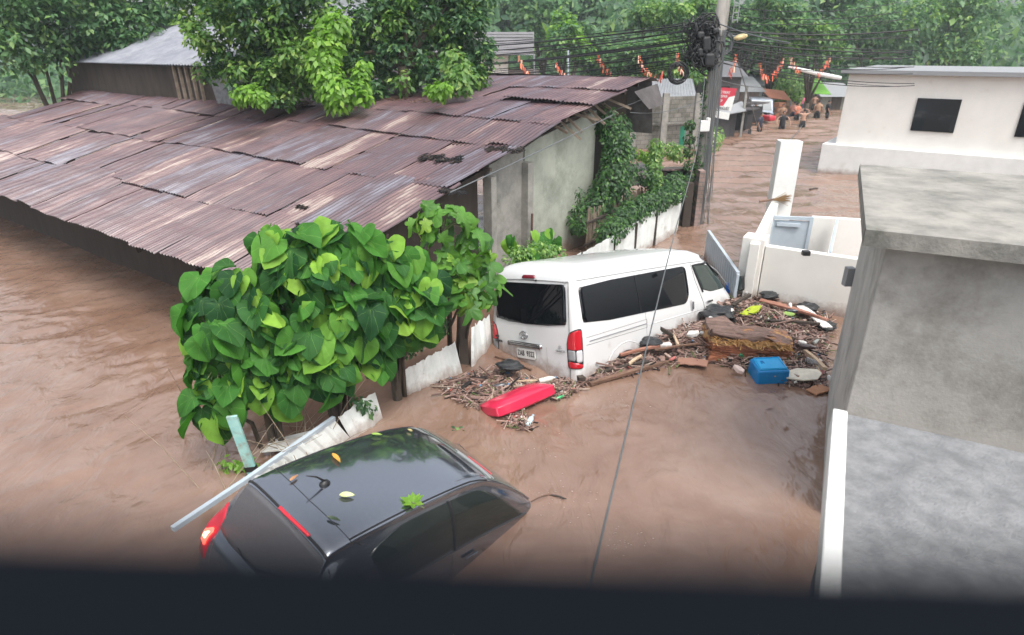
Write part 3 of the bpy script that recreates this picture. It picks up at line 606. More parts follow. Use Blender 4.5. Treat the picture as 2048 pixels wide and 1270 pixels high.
def cS(i, W):
    sg = -1 if W < 0 else 1; j = 7-min(7, abs(W)); n, m = CG.shape[0], CG.shape[1]
    i = min(max(i, 0), n-1-1e-6); i0 = int(i); ti = i-i0; j0 = min(int(j), m-2); tj = j-j0
    G = CG
    def row(k):
        k = min(max(k, 0), n-1)
        def P(q):
            if q < 0: return G[k, 0]
            if q > m-1: r = G[k, 2*(m-1)-q].copy(); r[1] = -r[1]; return r
            return G[k, q]
        return crm(P(j0-1), P(j0), P(j0+1), P(j0+2), tj)
    a, b_, c_, d_ = row(i0-1), row(i0), row(i0+1), row(i0+2)
    p = crm(a, b_, c_, d_, ti); return Vector((p[0], sg*p[1], p[2]))
def ix(x): return float(np.interp(x, CX, np.arange(len(CX))))
csurf = lambda x, W: cS(ix(x), W)
b = MB(); NI = (len(CS)-1)*5; NW = 84; vs = []
for i in range(NI+1):
    for k in range(NW+1): vs.append(cS(i/5, -7+14*k/NW))
b.add(vs, [(i*(NW+1)+k, i*(NW+1)+k+1, (i+1)*(NW+1)+k+1, (i+1)*(NW+1)+k) for i in range(NI) for k in range(NW)] + [tuple(range(NW+1)), tuple(NI*(NW+1)+k for k in range(NW, -1, -1))])
b.build('body', M['dark_paint'], car, smooth=True)
UPO = (0, 0, 1)
panel(csurf, [(.125, -2.35), (.318, -2.15), (.318, 2.15), (.125, 2.35), (.10, 1.2), (.10, -1.2)], .03, .006, (-.7, 0, .6), rows=30, cols=8, skirt=.005).build('rear_window', M['glass_wet'], car, smooth=True)
b = MB(); seam(b, csurf, [(.342, -2.7), (.33, 0), (.342, 2.7)], .013, (-.7, 0, .6), .002, sub=20); b.build('spoiler_trim', M['black'], car)
b = MB(); seam(b, csurf, [(.340, -.95), (.331, 0), (.333, .25)], .017, (-.7, 0, .6), .008, sub=14); b.build('brake_light', mat('brk', (.75, .03, .05), rough=.25, coat=.3), car, smooth=True)
b = MB(); seam(b, csurf, [(.60, -2.3), (.575, 0), (.60, 2.3)], .004, UPO, -.001, sub=20)
for sg in (-1, 1): seam(b, csurf, [(.60, sg*2.05), (1.2, sg*2.0), (2.1, sg*2.0), (2.38, sg*2.15)], .010, UPO, -.003, sub=14)
seam(b, csurf, [(.36, 2.8), (.46, 3.2), (.55, 3.6)], .004, (0, 1, .4)); seam(b, csurf, [(.60, -2.3), (.68, -3.1)], .004, (0, -1, .5)); b.build('roof_seam', M['black'], car)
panel(csurf, [(2.42, -2.0), (2.42, 2.0), (3.08, 2.3), (3.14, 0), (3.08, -2.3)], .10, .005, (.5, 0, .8), rows=30, cols=12, skirt=.004).build('windshield', mat('ws_glass', (.10, .12, .11), rough=.05, spec=.9), car, smooth=True)
b = MB(); seam(b, csurf, [(2.58, -1.5), (2.56, -.4)], .010, (.5, 0, .8), .012); b.build('red_reflection', mat('wsr', (.42, .05, .06), rough=.4), car)  # red reflection on the windshield drawn as a coloured strip
b = MB(); seam(b, csurf, [(2.47, -1.9), (2.44, -.2)], .010, (.5, 0, .8), .009); seam(b, csurf, [(2.53, -1.9), (2.50, 0)], .006, (.5, 0, .8), .009); b.build('sun_visor_edge', M['plastic_grey'], car)
for sg in (-1, 1):
    o3 = (0, sg, .3)
    panel(csurf, [(.85, sg*4.75), (2.90, sg*4.75), (2.62, sg*3.9), (2.2, sg*3.12), (1.1, sg*3.12), (.72, sg*3.6)], .12, .006, o3, rows=16, cols=26, skirt=.004).build('side_window', mat('side_glass', (.012, .018, .017), rough=.05, spec=.8), car, smooth=True)
    b = MB(); seam(b, csurf, [(.72, sg*4.8), (1.5, sg*4.83), (2.95, sg*4.8)], .010, o3, .006, sub=14); b.build('belt_trim', mat('trimgrey', (.05, .052, .055), rough=.4), car)
    b = MB(); seam(b, csurf, [(1.72, sg*3.1), (1.72, sg*4.8)], .02, o3, .004); b.build('door_pillar', M['black'], car)
    b = MB(); seam(b, csurf, [(1.70, sg*4.9), (1.68, sg*6.6)], .004, o3, -.001); b.build('door_seam', M['black'], car); b = MB(); seam(b, csurf, [(.80, sg*4.9), (.95, sg*6.0)], .004, o3, -.001); b.build('door_seam', M['black'], car)
    b = MB(); p = csurf(.98, sg*5.2); b.box(p+Vector((0, sg*.03, 0)), (.18, .025, .035)); p = csurf(1.95, sg*5.2); b.box(p+Vector((0, sg*.03, 0)), (.18, .025, .035)); b.build('door_handle', M['dark_paint'], car, bevel=.008)
    mb = MB(); mb.box((2.86, sg*.90, .84), (.12, .16, .13)); mb.build('mirror', M['dark_paint'], car, bevel=.04, seg=3)
    tl = panel(csurf, [(-.005, sg*3.9), (.02, sg*4.9), (.26, sg*5.05), (.26, sg*4.2), (.17, sg*3.3), (.10, sg*3.15)], .05, .012, (-.6, sg*.7, .2), rows=16, cols=10, skirt=.03).build('tail_light', mat('tl_red', (.55, .01, .03), rough=.15, coat=.5), car, smooth=True)
    panel(csurf, [(.03, sg*3.85), (.045, sg*4.55), (.085, sg*4.5), (.115, sg*3.6), (.09, sg*3.4)], .03, .030, (-.6, sg*.7, .2), rows=12, cols=6, skirt=.01).build('lit_lamp', emat('lamp_lit', (1.0, .12, .08), 2.2), tl, smooth=True)
    panel(csurf, [(.05, sg*3.95), (.058, sg*4.35), (.072, sg*4.3), (.085, sg*3.75)], .02, .037, (-.6, sg*.7, .2), rows=8, cols=4, skirt=.01).build('lit_core', emat('lamp_core', (1.0, .75, .5), 4), tl, smooth=True)
    for wx in (.78, 3.45):
        wh = bpy.data.objects.new('wheel', None); C.objects.link(wh); wh.parent = car; wh.location = (wx, sg*.82, .33)
        b = MB(); b.lathe([(.2, -.1), (.31, -.1), (.34, -.06), (.34, .06), (.31, .1), (.2, .1)], n=28, R=Matrix.Rotation(PI/2, 3, 'X')); b.build('tyre', M['rubber'], wh, smooth=True)
        b = MB(); b.lathe([(.0, -.06), (.2, -.09), (.21, 0), (.2, .09), (0, .06)], n=24, R=Matrix.Rotation(PI/2, 3, 'X')); b.build('rim', M['chrome'], wh, smooth=True)
b = MB(); p = csurf(.80, .25); b.lathe([(.045, 0), (.04, .02), (.02, .045), (0, .05)], p-Vector((0, 0, .005)), 14, sx=1.3)
b.tube([p+Vector((0, 0, .03)), p+Vector((-.09, .02, .10)), p+Vector((-.2, .03, .15))], [.012, .009, .005], 8); b.build('antenna', M['black'], car, smooth=True)
b = MB(); p1 = csurf(.20, .9)+Vector((-.015, 0, .012)); p2 = csurf(.115, 0)+Vector((-.02, 0, .01)); b.tube([p2, csurf(.15, -.4)+Vector((-.03, 0, .02)), csurf(.19, -1.2)+Vector((-.02, 0, .012))], [.013, .009, .006], 8); b.tube([p2+Vector((0, .3, .02)), p2+Vector((-.012, .18, .0)), p2], .007, 6); b.build('rear_wiper', M['black'], car, smooth=True)
text_mesh('1.6', .05, lambda y, z: Vector((-.02, y, z)), .62, .66, (-1, 0), (0, 1), RO, M['chrome'], 'badge_lettering', car)
pl = MB(); pl.box((-.075, 0, .55), (.02, .42, .15)); pl.build('number_plate', M['plate'], car)
b = MB(); b.box((-.03, 0, .36), (.16, 1.35, .2)); b.build('bumper', M['black'], car, bevel=.06, seg=3)
# leaves lying on its wet roof
def wetleaf(x, W, L, wd, ang, c, label, curl=.02):
    p = van and (Matrix.LocRotScale(car.location, car.rotation_euler, car.scale) @ csurf(x, W)); n = cr_ @ snorm(csurf, x, W, UPO)
    b = MB(); vs = []; m = 9
    for i in range(m):
        t = i/(m-1); h = wd/2*math.sin(PI*t**.8)**.8*(1-.15*t) if 0 < i < m-1 else 0
        for q in (-1, 0, 1): vs.append(((t-.5)*L, q*h, .004+curl*abs(q)*math.sin(t*3)+curl*.6*(2*t-1)**2))
    b.add(vs, [(i*3+q, i*3+q+1, (i+1)*3+q+1, (i+1)*3+q) for i in range(m-1) for q in (0, 1)])
    o = b.build('fallen_leaf', mat('fl', c, tuple(x*.7 for x in c), scale=30, rough=.4), fixn=False, solid=.001)
    o.location = p+n*.006; z = n.normalized(); xx = Vector((math.cos(ang), math.sin(ang), 0)); xx = (xx-z*xx.dot(z)).normalized(); o.rotation_euler = Matrix((xx, z.cross(xx), z)).transposed().to_euler()
    return tag(o, label, 'leaf')
wetleaf(1.10, .95, .17, .05, -.9, (.62, .33, .06), 'orange brown leaf lying on the dark car roof')
wetleaf(1.72, 1.55, .11, .05, .1, (.22, .36, .04), 'small green leaf lying near the far side of the dark car roof')
wetleaf(.86, -.45, .13, .07, .2, (.5, .55, .25), 'pale yellow green leaf lying just right of the car antenna')
wetleaf(.62, .85, .10, .03, 1.1, (.45, .24, .12), 'small pale brown curled leaf beside the rear roof seam of the dark car')
wetleaf(2.15, 1.3, .06, .03, -.4, (.6, .5, .2), 'tiny yellow leaf near the front of the dark car roof')
wetleaf(.60, -.95, .12, .035, -.2, (.04, .07, .03), 'dark green leaf lying on the rear roof seam of the dark car')
P = Matrix.LocRotScale(car.location, car.rotation_euler, car.scale) @ csurf(1.30, -1.95)
sp = thing('leaf_sprig', 'bright green sprig of leaves lying on the right roof channel of the dark car', 'sprig', P)
nl = 14; aa = np.linspace(0, 2*PI, nl, endpoint=False)+rng.normal(0, .2, nl); tip = np.stack([np.cos(aa), np.sin(aa), .5+0*aa], 1); nn = np.stack([-np.cos(aa)*.4, -np.sin(aa)*.4, 1+0*aa], 1)
scatter('leaves', LEAF_V, LEAF_F, rmats(nn, tip, rng.uniform(.07, .13, nl)), np.array([P]*nl)+[0, 0, .02], M['leaf_bright'], sp, world=True)
b = MB(); b.tube([P+Vector((-.1, .08, .02)), P+Vector((0, 0, .03)), P+Vector((.1, -.05, .02))], .005, 6); b.build('stem', M['stem'], sp, world=True)
# ------------------------------------------------------------------ the window ledge the picture is taken over (dark, out of focus)
rb = MB(); prof = [(-.5, -.9), (.064, -.9), (.070, -.12), (.071, -.074), (.067, -.0625), (.056, -.060), (-.5, -.060)]
L0 = 1.6; rb.add([(x, y, CAM_H+z-.05*x) for x in (-L0, L0) for (y, z) in prof], [tuple(range(7)), tuple(range(13, 6, -1))]+[(i, (i+1) % 7, 7+(i+1) % 7, 7+i) for i in range(7)])
o = rb.build('window_ledge', M['sill']); tag(o, 'dark out of focus window ledge across the very bottom of the picture', 'window ledge')
# ------------------------------------------------------------------ corrugated fence along the lane
def ribbed(b, A, B, a, c, rib=.2, depth=.022, below=.9, bite=0, seed=0):
    """sheet between top points A,B and bottom points a,c with vertical ribs"""
    A, B, a, c = map(Vector, (A, B, a, c)); L = (B-A).length; n = max(2, int(L/rib))*6; nrm = (B-A).cross(A-a).normalized(); rr = random.Random(seed); vs = []; m = 6
    a2 = a+(a-A).normalized()*below; c2 = c+(c-B).normalized()*below; jag = [rr.uniform(-bite, bite) for _ in range(n+1)]
    for i in range(n+1):
        t = i/n; ph = (i % 6); h = depth if ph in (1, 2) else 0
        T = A.lerp(B, t); Bt = a2.lerp(c2, t); T = T+(T-Bt).normalized()*jag[i]
        for k in range(m): q = k/(m-1); vs.append(T.lerp(Bt, q)+nrm*(h+.015*math.sin(q*5+t*4+seed)))
    b.add(vs, [(i*m+k, (i+1)*m+k, (i+1)*m+k+1, i*m+k+1) for i in range(n) for k in range(m-1)])
def fence(label, quads, extras=None, seed=0, below=.9, bite=0, mat_=None, rib=.2):
    t = thing('sheet_fence', label, 'fence', tuple(up(*quads[0][2][:2], 0)), group='white sheet metal fence pieces')
    for i, (A, B, a, c) in enumerate(quads):
        b = MB(); ribbed(b, up(*A), up(*B), up(*a), up(*c), seed=seed+i, below=below, bite=bite, rib=rib); b.build('sheet_panel', mat_ or M['white_sheet'], t, world=True, solid=.004, fixn=False)
    return t
f1 = fence('low white metal fence with a top rail, squeezed between dark car and shrubs', [((500, 957, .36), (668, 838, .38), (555, 985, 0), (705, 880, 0))])
b = MB(); b.beam(up(345, 1058, .37), up(500, 955, .37), .05, .05); b.beam(up(500, 955, .37), up(668, 836, .39), .05, .05); b.build('top_rail', M['gate_paint'], f1, world=True)
f2 = fence('short pale torn fence sheet just right of the dark stick above the car', [((676, 832, .36), (748, 782, .45), (704, 880, 0), (766, 838, 0))], seed=4, bite=.03)
f3 = fence('bright white ribbed fence sheet leaning left beside the dark brown post', [((803, 740, .42), (911, 684, .47), (813, 790, 0), (925, 747, 0))], seed=7, bite=.015, rib=.16)
f4 = fence('narrow torn white fence sheet right of the dark brown post, by the van', [((942, 655, .48), (978, 630, .5), (944, 738, 0), (982, 688, 0))], seed=9, bite=.03)
FQ = []
for s0, s1 in ((5.2, 7.5), (7.5, 8.9), (8.95, 9.9), (9.95, 11.0), (11.05, 12.6)):
    FQ.append((s0, s1))
f5 = thing('sheet_fence', 'tall straight run of white ribbed fence behind the van roof, hung with vines', 'fence', fr(9, 0), group='white sheet metal fence pieces')
for i, (s0, s1) in enumerate(FQ):
    b = MB(); z = lambda s: float(np.interp(s, [5, 7.5, 9.3, 11.2, 12.6], [.6, .72, .76, .95, 1.06]))
    ribbed(b, fr(s0, 0, z(s0)), fr(s1-.02, 0, z(s1)), fr(s0, 0, 0), fr(s1-.02, 0, 0), seed=i, rib=.32); b.build('sheet_panel', M['white_sheet'], f5, world=True, solid=.004, fixn=False)
for s in (9.92, 11.02):
    b = MB(); b.tube([fr(s, -.03, -.6), fr(s, -.03, .8+.1*(s > 10.5))], .022, 6); b.build('post', M['wood_dark'], f5, world=True)
b = MB(); b.beam(up(930, 745, 0)+Vector((0, 0, -.8)), up(926, 640, .62)+Vector((0, 0, .1)), .13, .10); o = b.build('fence_post', M['wood_dark'], bevel=.006); tag(o, 'thick dark brown timber post between two white fence sheets left of the van', 'post')
b = MB(); b.tube([up(700, 900, -.3), up(690, 872, 0), up(668, 826, .35), up(640, 772, .75)], [.03, .03, .028, .02], 8); o = b.build('fence_stick', M['wood_dark']); tag(o, 'thin dark leaning stick standing between the fence rail and the torn sheet', 'stick')
b = MB(); A = up(520, 985, -.2); B = up(463, 832, .85); b.beam(A, B, .115, .035, (0, -1, .2)); o = b.build('plank_post', M['aqua'], bevel=.005)
ap = o; tag(ap, 'leaning turquoise painted plank standing at the fence behind the dark car', 'plank')
b = MB(); q = A.lerp(B, .33); b.beam(q-(B-A)*.03, q+(B-A)*.03, .125, .05, (0, -1, .2)); bb = b.build('tape_band', M['black'], ap)
b = MB(); b.add([up(520, 905, .1), up(640, 895, .1), up(690, 845, .12), up(545, 880, .1)], [(0, 1, 2, 3)]); o = b.build('loose_sheet', M['white_sheet'], solid=.01); tag(o, 'loose grey white sheet lying flat in the water behind the fence rail', 'sheet')
# bamboo slat fence and brick pier
bf = thing('bamboo_fence', 'weathered brown bamboo slat fence under the vines beside the plaster wall', 'fence', fr(9.8, .75))
b = MB(); rr = random.Random(5)
for i in range(64):
    s = 9.0+i*.045; b.beam(fr(s, .75+rr.uniform(-.02, .02), -.4), fr(s+rr.uniform(-.03, .03), .75, 1.15+rr.uniform(-.15, .1)), .03, .012)
b.build('slats', M['bamboo'], bf, world=True)
b = MB(); b.beam(fr(8.9, .72, .9), fr(12, .72, .95), .05, .04); b.beam(fr(8.9, .72, .4), fr(12, .72, .45), .05, .04); b.build('rail', M['wood_dark'], bf, world=True)
def brickmat(name, c1, c2, mc, sc, bw=.4, rh=.2):
    m, t, b = newmat(name); tc = nd(t, 'ShaderNodeTexCoord'); mp = nd(t, 'ShaderNodeMapping'); mp.inputs['Rotation'].default_value = (PI/2, 0, 0); t.links.new(tc.outputs['Object'], mp.inputs[0])
    br = nd(t, 'ShaderNodeTexBrick', Color1=c1+(1,), Color2=c2+(1,), Mortar=mc+(1,), Scale=sc); br.inputs['Mortar Size'].default_value = .012; br.inputs['Brick Width'].default_value = bw; br.inputs['Row Height'].default_value = rh
    t.links.new(mp.outputs[0], br.inputs['Vector']); n = nd(t, 'ShaderNodeTexNoise', Scale=1.4, Detail=8, Roughness=.7); t.links.new(tc.outputs['Object'], n.inputs[0]); fac = ramp(t, n.outputs[0], [(.4, (1, 1, 1)), (.72, (.35, .36, .3))])
    mx = nd(t, 'ShaderNodeMix', data_type='RGBA', blend_type='MULTIPLY'); mx.inputs[0].default_value = 1; t.links.new(br.outputs[0], mx.inputs[6]); t.links.new(fac, mx.inputs[7]); t.links.new(mx.outputs[2], b.inputs['Base Color']); b.inputs['Roughness'].default_value = .95
    bp = nd(t, 'ShaderNodeBump', Strength=.5, Distance=.02); t.links.new(br.outputs[1], bp.inputs['Height']); bp.invert = True; t.links.new(bp.outputs[0], b.inputs['Normal']); return m
M['block'] = brickmat('block_wall', (.25, .235, .21), (.20, .19, .17), (.12, .115, .10), 1.0)
M['brick'] = brickmat('brick', (.34, .25, .22), (.28, .2, .18), (.16, .15, .14), 1.0, .24, .11)
b = MB(); b.box(up(1391, 452, 0)+Vector((0, .05, .55)), (.16, .3, 1.9)); o = b.build('brick_pier', M['brick'], bevel=.01); tag(o, 'slim broken brick pier at the water line right beside the utility pole', 'pier')
b = MB(); b.tube([up(1382, 455, -.2), up(1398, 350, 1.35)], .02, 6); o = b.build('iron_rod', M['wood_dark']); tag(o, 'dark iron rod leaning against the brick pier by the pole', 'rod')
b = MB(); b.box(up(1374, 458, 0)+Vector((0, .25, .3)), (.22, .2, 1.8)); o = b.build('stub_post', M['wood_dark'], bevel=.02); tag(o, 'short dark vine grown post between white fence end and brick pier', 'post')
# little tin roofs among the vines
def tinroof(name, pts, label, m=None, th=.02):
    b = MB(); b.add([Vector(p) for p in pts], [(0, 1, 2, 3)]); o = b.build(name, m or M['rust'], solid=th); return tag(o, label, 'roof sheet')
sh = thing('small_shed', 'tiny dark shed with a flat purple grey sheet roof beside the pole among the vines', 'shed', fr(12.2, .9))
R54 = Matrix.Rotation(math.radians(54), 3, 'Z'); c_ = at(1348, 335, 17.6)
b = MB(); b.box(Vector((c_.x, c_.y, c_.z-.75)), (.75, .75, 1.35), Matrix.Rotation(.2, 3, 'Z')); b.build('wall', M['black'], sh, world=True)
b = MB(); b.box(Vector((c_.x, c_.y, c_.z-.03)), (1.05, .95, .04), Matrix.Rotation(.2, 3, 'Z') @ Matrix.Rotation(-.12, 3, 'X')); b.build('roof', M['rust'], sh, world=True)
tinroof('roof_sheet', [at(1255, 330, 17.2), at(1305, 320, 18.2), at(1300, 365, 16.6), at(1262, 372, 15.8)], 'rusty tilted roof sheet half buried in vines left of the vine column')
# concrete block yard wall, far side of the flooded yard
yw = thing('block_yard_wall', 'long grey concrete block wall with pilasters behind the house roof end', 'wall', at(1300, 295, 31))
yb = up(1240, 300); yb2 = up(1392, 292)
def vrect(b, p, q, z0, z1, th=.15): d = (q-p); n = Vector((-d.y, d.x, 0)).normalized()*th; b.prism([Vector((p.x, p.y, z0)), Vector((q.x, q.y, z0)), Vector((q.x, q.y, z1)), Vector((p.x, p.y, z1))], n)
b = MB(); vrect(b, up(1100, 306), yb2, -1.3, 2.35); b.build('wall', M['block'], yw, world=True)
for u in (1262, 1322, 1385):
    b = MB(); p = up(u, 299); b.box(p+Vector((0, -.1, .6)), (.28, .3, 3.9)); b.build('pilaster', M['concrete'], yw, world=True)
b = MB(); b.beam(up(1240, 300)+Vector((0, -.1, 1.15)), yb2+Vector((0, -.1, 1.15)), .1, .08); b.build('band', M['concrete'], yw, world=True)
yr = thing('grey_tin_roof_house', 'low shed with wet grey corrugated roof just behind the block yard wall', 'shed', at(1340, 200, 36))
b = MB(); n = 60; p0, p1, p2, p3 = at(1268, 190, 33.5), at(1395, 200, 33.5), at(1385, 158, 37.5), at(1290, 158, 37.5); vs = []
for i in range(n+1):
    t = i/n
    for k in (0, 1): q = p0.lerp(p1, t) if k == 0 else p3.lerp(p2, t); vs.append(q+Vector((0, 0, .03*math.sin(i*2.1))))
b.add(vs, [(2*i, 2*i+2, 2*i+3, 2*i+1) for i in range(n)]); b.build('roof', mat('wet_tin', (.3, .31, .33), (.22, .23, .25), scale=2, rough=.3), yr, world=True, solid=.03)
b = MB(); vrect(b, at(1275, 200, 34), at(1392, 205, 34), -1, 2.0); b.build('wall', M['wood_dark'], yr, world=True)
dr = MB(); dr.lathe([(.0, -.5), (.27, -.5), (.28, 0), (.27, .04), (.28, .45), (.27, .5), (.28, .95), (.24, .99), (0, 1.0)], up(1355, 291)+Vector((0, -.2, 0)), 18); o = dr.build('water_drum', mat('drum_green', (.02, .22, .13), rough=.5), smooth=False); tag(o, 'tall dark green plastic drum against the block yard wall', 'drum')
dr = MB(); dr.lathe([(0, -.2), (.14, -.2), (.12, .05), (.05, .32), (0, .36)], up(1312, 284), 12); o = dr.build('red_bucket', mat('or', (.6, .08, .04), rough=.5)); tag(o, 'small orange red bucket floating before the block yard wall', 'bucket')
# ------------------------------------------------------------------ utility pole
PB = up(1388, 445)
pole = thing('utility_pole', 'weathered concrete utility pole wrapped in black cable bundles at the lane corner', 'utility pole', (PB.x, PB.y, 0))
b = MB(); top = Vector((PB.x+.12, PB.y, 7.2)); b.tube([(PB.x, PB.y, -1.3), (PB.x+.03, PB.y, 1.5), top], [.20, .185, .145], 20); b.build('shaft', M['pole_concrete'], pole, smooth=True, world=True)
def pz(v): return at(1405, v, PB.y)
b = MB(); 
for v in (44, 48): p = pz(v); b.tube([p+Vector((.17*math.cos(a)+.02, .17*math.sin(a), 0)) for a in [2*PI*k/16 for k in range(17)]], .012, 6, False)
b.build('clamp_band', M['cable'], pole, world=True)
lad = MB(); x0 = PB.x+.34; zt = 7; 
for dx in (0, .13): lad.beam((x0+dx, PB.y-.05, pz(45).z), (x0+dx, PB.y-.05, zt), .02, .02)
for k in range(12): lad.beam((x0, PB.y-.05, pz(40).z+k*.16), (x0+.13, PB.y-.05, pz(40).z+k*.16), .02, .02)
lad.build('cable_rack', M['plastic_grey'], pole, world=True)
rr = random.Random(9)
b = MB()
for i in range(230):   # tangle of drops, splices and slack
    c = pz(rr.uniform(45, 132)) + Vector((rr.gauss(0, .17), rr.uniform(-.3, .12), 0)); pts = []; a = rr.uniform(0, 6.3); r = rr.uniform(.05, .26)
    for k in range(9): pts.append(c+Vector((r*math.cos(a+k*.6)*rr.uniform(.7, 1.1), rr.uniform(-.05, .05), r*1.1*math.sin(a+k*.6))))
    b.tube(pts, rr.uniform(.009, .02), 5)
b.build('cable_tangle', M['cable'], pole, smooth=True, world=True)
for i, (u, v, w_, h_) in enumerate(((1412, 88, .2, .34), (1400, 70, .18, .16), (1418, 120, .24, .3), (1430, 62, .16, .14), (1399, 105, .14, .2))):
    b = MB(); b.box(at(u, v, PB.y-.25), (w_, .22, h_), Matrix.Rotation(rr.uniform(-.2, .2), 3, 'Y')); b.build('junction_box', M['cable'], pole, bevel=.05, seg=3, world=True)
b = MB()
for i in range(14):   # cables strapped down the shaft
    x = PB.x+rr.uniform(-.12, .2); pts = [(x+rr.uniform(-.02, .02)+.02*k, PB.y-.2, pz(60+k*0).z-(pz(60).z-rr.uniform(-.3, .8))*k/9) for k in range(10)]
    b.tube(pts, .01, 5)
b.build('strapped_cable', M['cable_grey'], pole, world=True)
for (u, v, w_, h_) in ((1407, 252, .20, .27), (1415.5, 249, .09, .33)):
    b = MB(); b.box(at(u, v, PB.y-.3), (w_, .14, h_)); b.build('meter_box', M['white_trim'], pole, bevel=.02, world=True)
def coil(u, v, Y, r, n, label, mt, ex=1.0):
    b = MB(); c = at(u, v, Y)
    for k in range(n):
        q = r*(1-.05*k+rr.uniform(-.02, .02)); b.tube([c+Vector((q*ex*math.cos(a)+rr.uniform(-.01, .01), rr.uniform(-.04, .04), q*math.sin(a))) for a in [2*PI*j/24 for j in range(25)]], .013, 5, False)
    o = b.build('cable_coil', mt, smooth=True); return tag(o, label, 'cable coil')
coil(1449, 86, PB.y-.1, .27, 7, 'grey coil of cable hanging right of the pole tangle', M['cable_grey'], .8)
coil(1356, 146, PB.y-.2, .27, 8, 'thick black coil of cable hanging on the wires left of the pole', M['cable'])
lh = thing('street_lamp', 'small street lamp with yellowed lens on the right side of the utility pole', 'street lamp', at(1466, 76, PB.y))
b = MB(); b.tube([pz(60)+Vector((.15, -.1, .1)), at(1450, 70, PB.y-.1), at(1472, 73, PB.y-.1)], .02, 8); b.build('arm', M['plastic_grey'], lh, world=True)
b = MB(); b.lathe([(0, -.16), (.05, -.15), (.085, -.05), (.08, .08), (.04, .16), (0, .17)], at(1481, 74, PB.y-.1), 14, Matrix.Rotation(math.radians(78), 3, 'Y'), sx=.8); b.build('lamp_head', mat('lens', (.62, .48, .22), (.7, .6, .35), scale=8, rough=.3), lh, smooth=True, world=True)
# overhead wires
ORD = ['topmost', 'second', 'third', 'fourth', 'fifth', 'sixth', 'seventh', 'eighth', 'ninth', 'tenth', 'eleventh', 'twelfth', 'thirteenth', 'fourteenth', 'fifteenth', 'sixteenth', 'seventeenth', 'eighteenth', 'nineteenth', 'twentieth', 'twenty-first', 'lowest']
ORD = [o if o in ('topmost', 'lowest') else o+' from the top' for o in ORD]
def wire(A, B, sag, r=.012, label=None, mt=None, grp='overhead wires', cat='wire'):
    A, B = Vector(A), Vector(B); b = MB(); n = 22
    b.tube([A.lerp(B, k/n)-Vector((0, 0, sag*4*(k/n)*(1-k/n))) for k in range(n+1)], r, 5); return tag(b.build('overhead_wire', mt or M['cable'], smooth=True), label, cat, grp)
rr = random.Random(12)
lv = [62, 66, 70, 76, 84, 87, 92, 98, 103, 107, 108, 113, 117, 122, 127, 131, 134, 139, 143, 147, 151, 154]
for i, v in enumerate(lv):
    pv = 42+i*4.0+rr.uniform(-3, 3); Bp = at(1404+rr.uniform(-8, 4), pv, PB.y-.1+rr.uniform(-.15, .15)); u2 = 930; Ap = at(u2, v+rr.uniform(-1, 1), 22+rr.uniform(0, 4)); d = Ap-Bp
    wire(Bp, Ap+d*1.2, .25+rr.random()*.3, .011+.009*(i in (1, 4, 10)), ('%s dark overhead wire running left of the pole' % ORD[i]), grp='overhead wires left of the pole')
rv = [6, 24, 42, 44, 58, 66, 70, 89, 92, 95, 99, 103, 108, 119, 123, 126, 133, 146, 150, 156]
for i, v in enumerate(rv):
    pv = min(40+i*4.2, 130)+rr.uniform(-3, 3); Ap = at(1418+rr.uniform(-6, 6), pv if v > 35 else v+2, PB.y+rr.uniform(-.1, .1)); Bp = at(1675, v, 17+rr.uniform(-1, 3)); d = Bp-Ap
    wire(Ap, Ap+d*1.6, .06+rr.random()*.2, .010+.008*(i in (4, 9, 12)), ('%s dark overhead wire running right of the pole' % ORD[i]), grp='overhead wires right of the pole')
wire(at(1430, 44, PB.y), at(1580, 86, 14), .05, .014, 'pale drop wire slanting down right from the pole above the lamp', M['cable_grey'])
wire(at(1476, 125, PB.y), at(1519, 264, 30), .0, .014, 'pale guy wire dropping steeply to the flooded street near the people', M['cable_grey'])
wire(at(1440, 160, PB.y), at(1525, 174, 24), .05, .012, 'pale wire crossing just above the red banner', M['cable_grey'])
wire(at(1200, 230, 15.5), at(1300, 192, 16.2), .02, .012, 'pale wire running under the roof end to the yard wall', M['cable_grey'])
wire(at(900, 385, 8.6), at(1225, 230, 13.5), .02, .010, 'thin pale wire strung along the plaster wall under the roof edge', M['cable_grey'])
wire(at(1405, 200, PB.y-.25), at(1260, 225, 15.5), .12, .010, 'pale service wire from the pole over the yard wall', M['cable_grey'])
# long drop cable from the pole down past the van to the viewer's window
A = at(1410, 150, PB.y-.25); K1 = at(1396, 300, 14.5); K2 = at(1345, 480, 9.5); K3 = at(1292, 700, 6.0); K4 = at(1184, 1155, 2.2); K5 = at(1120, 1400, 1.2)
b = MB(); P_ = [A, K1, K2, K3, K4, K5]; pts = []
for i in range(len(P_)-1):
    for k in range(8): pts.append(P_[i].lerp(P_[i+1], k/8))
pts.append(K5)
for _ in range(6): pts = [pts[0]]+[(pts[i-1]+pts[i]*2+pts[i+1])/4 for i in range(1, len(pts)-1)]+[pts[-1]]
b.tube(pts, [.010-.004*i/(len(pts)-1) for i in range(len(pts))], 6); tag(b.build('service_cable', M['cable_grey'], smooth=True), 'long grey cable crossing in front of the van down to the bottom ledge', 'cable')
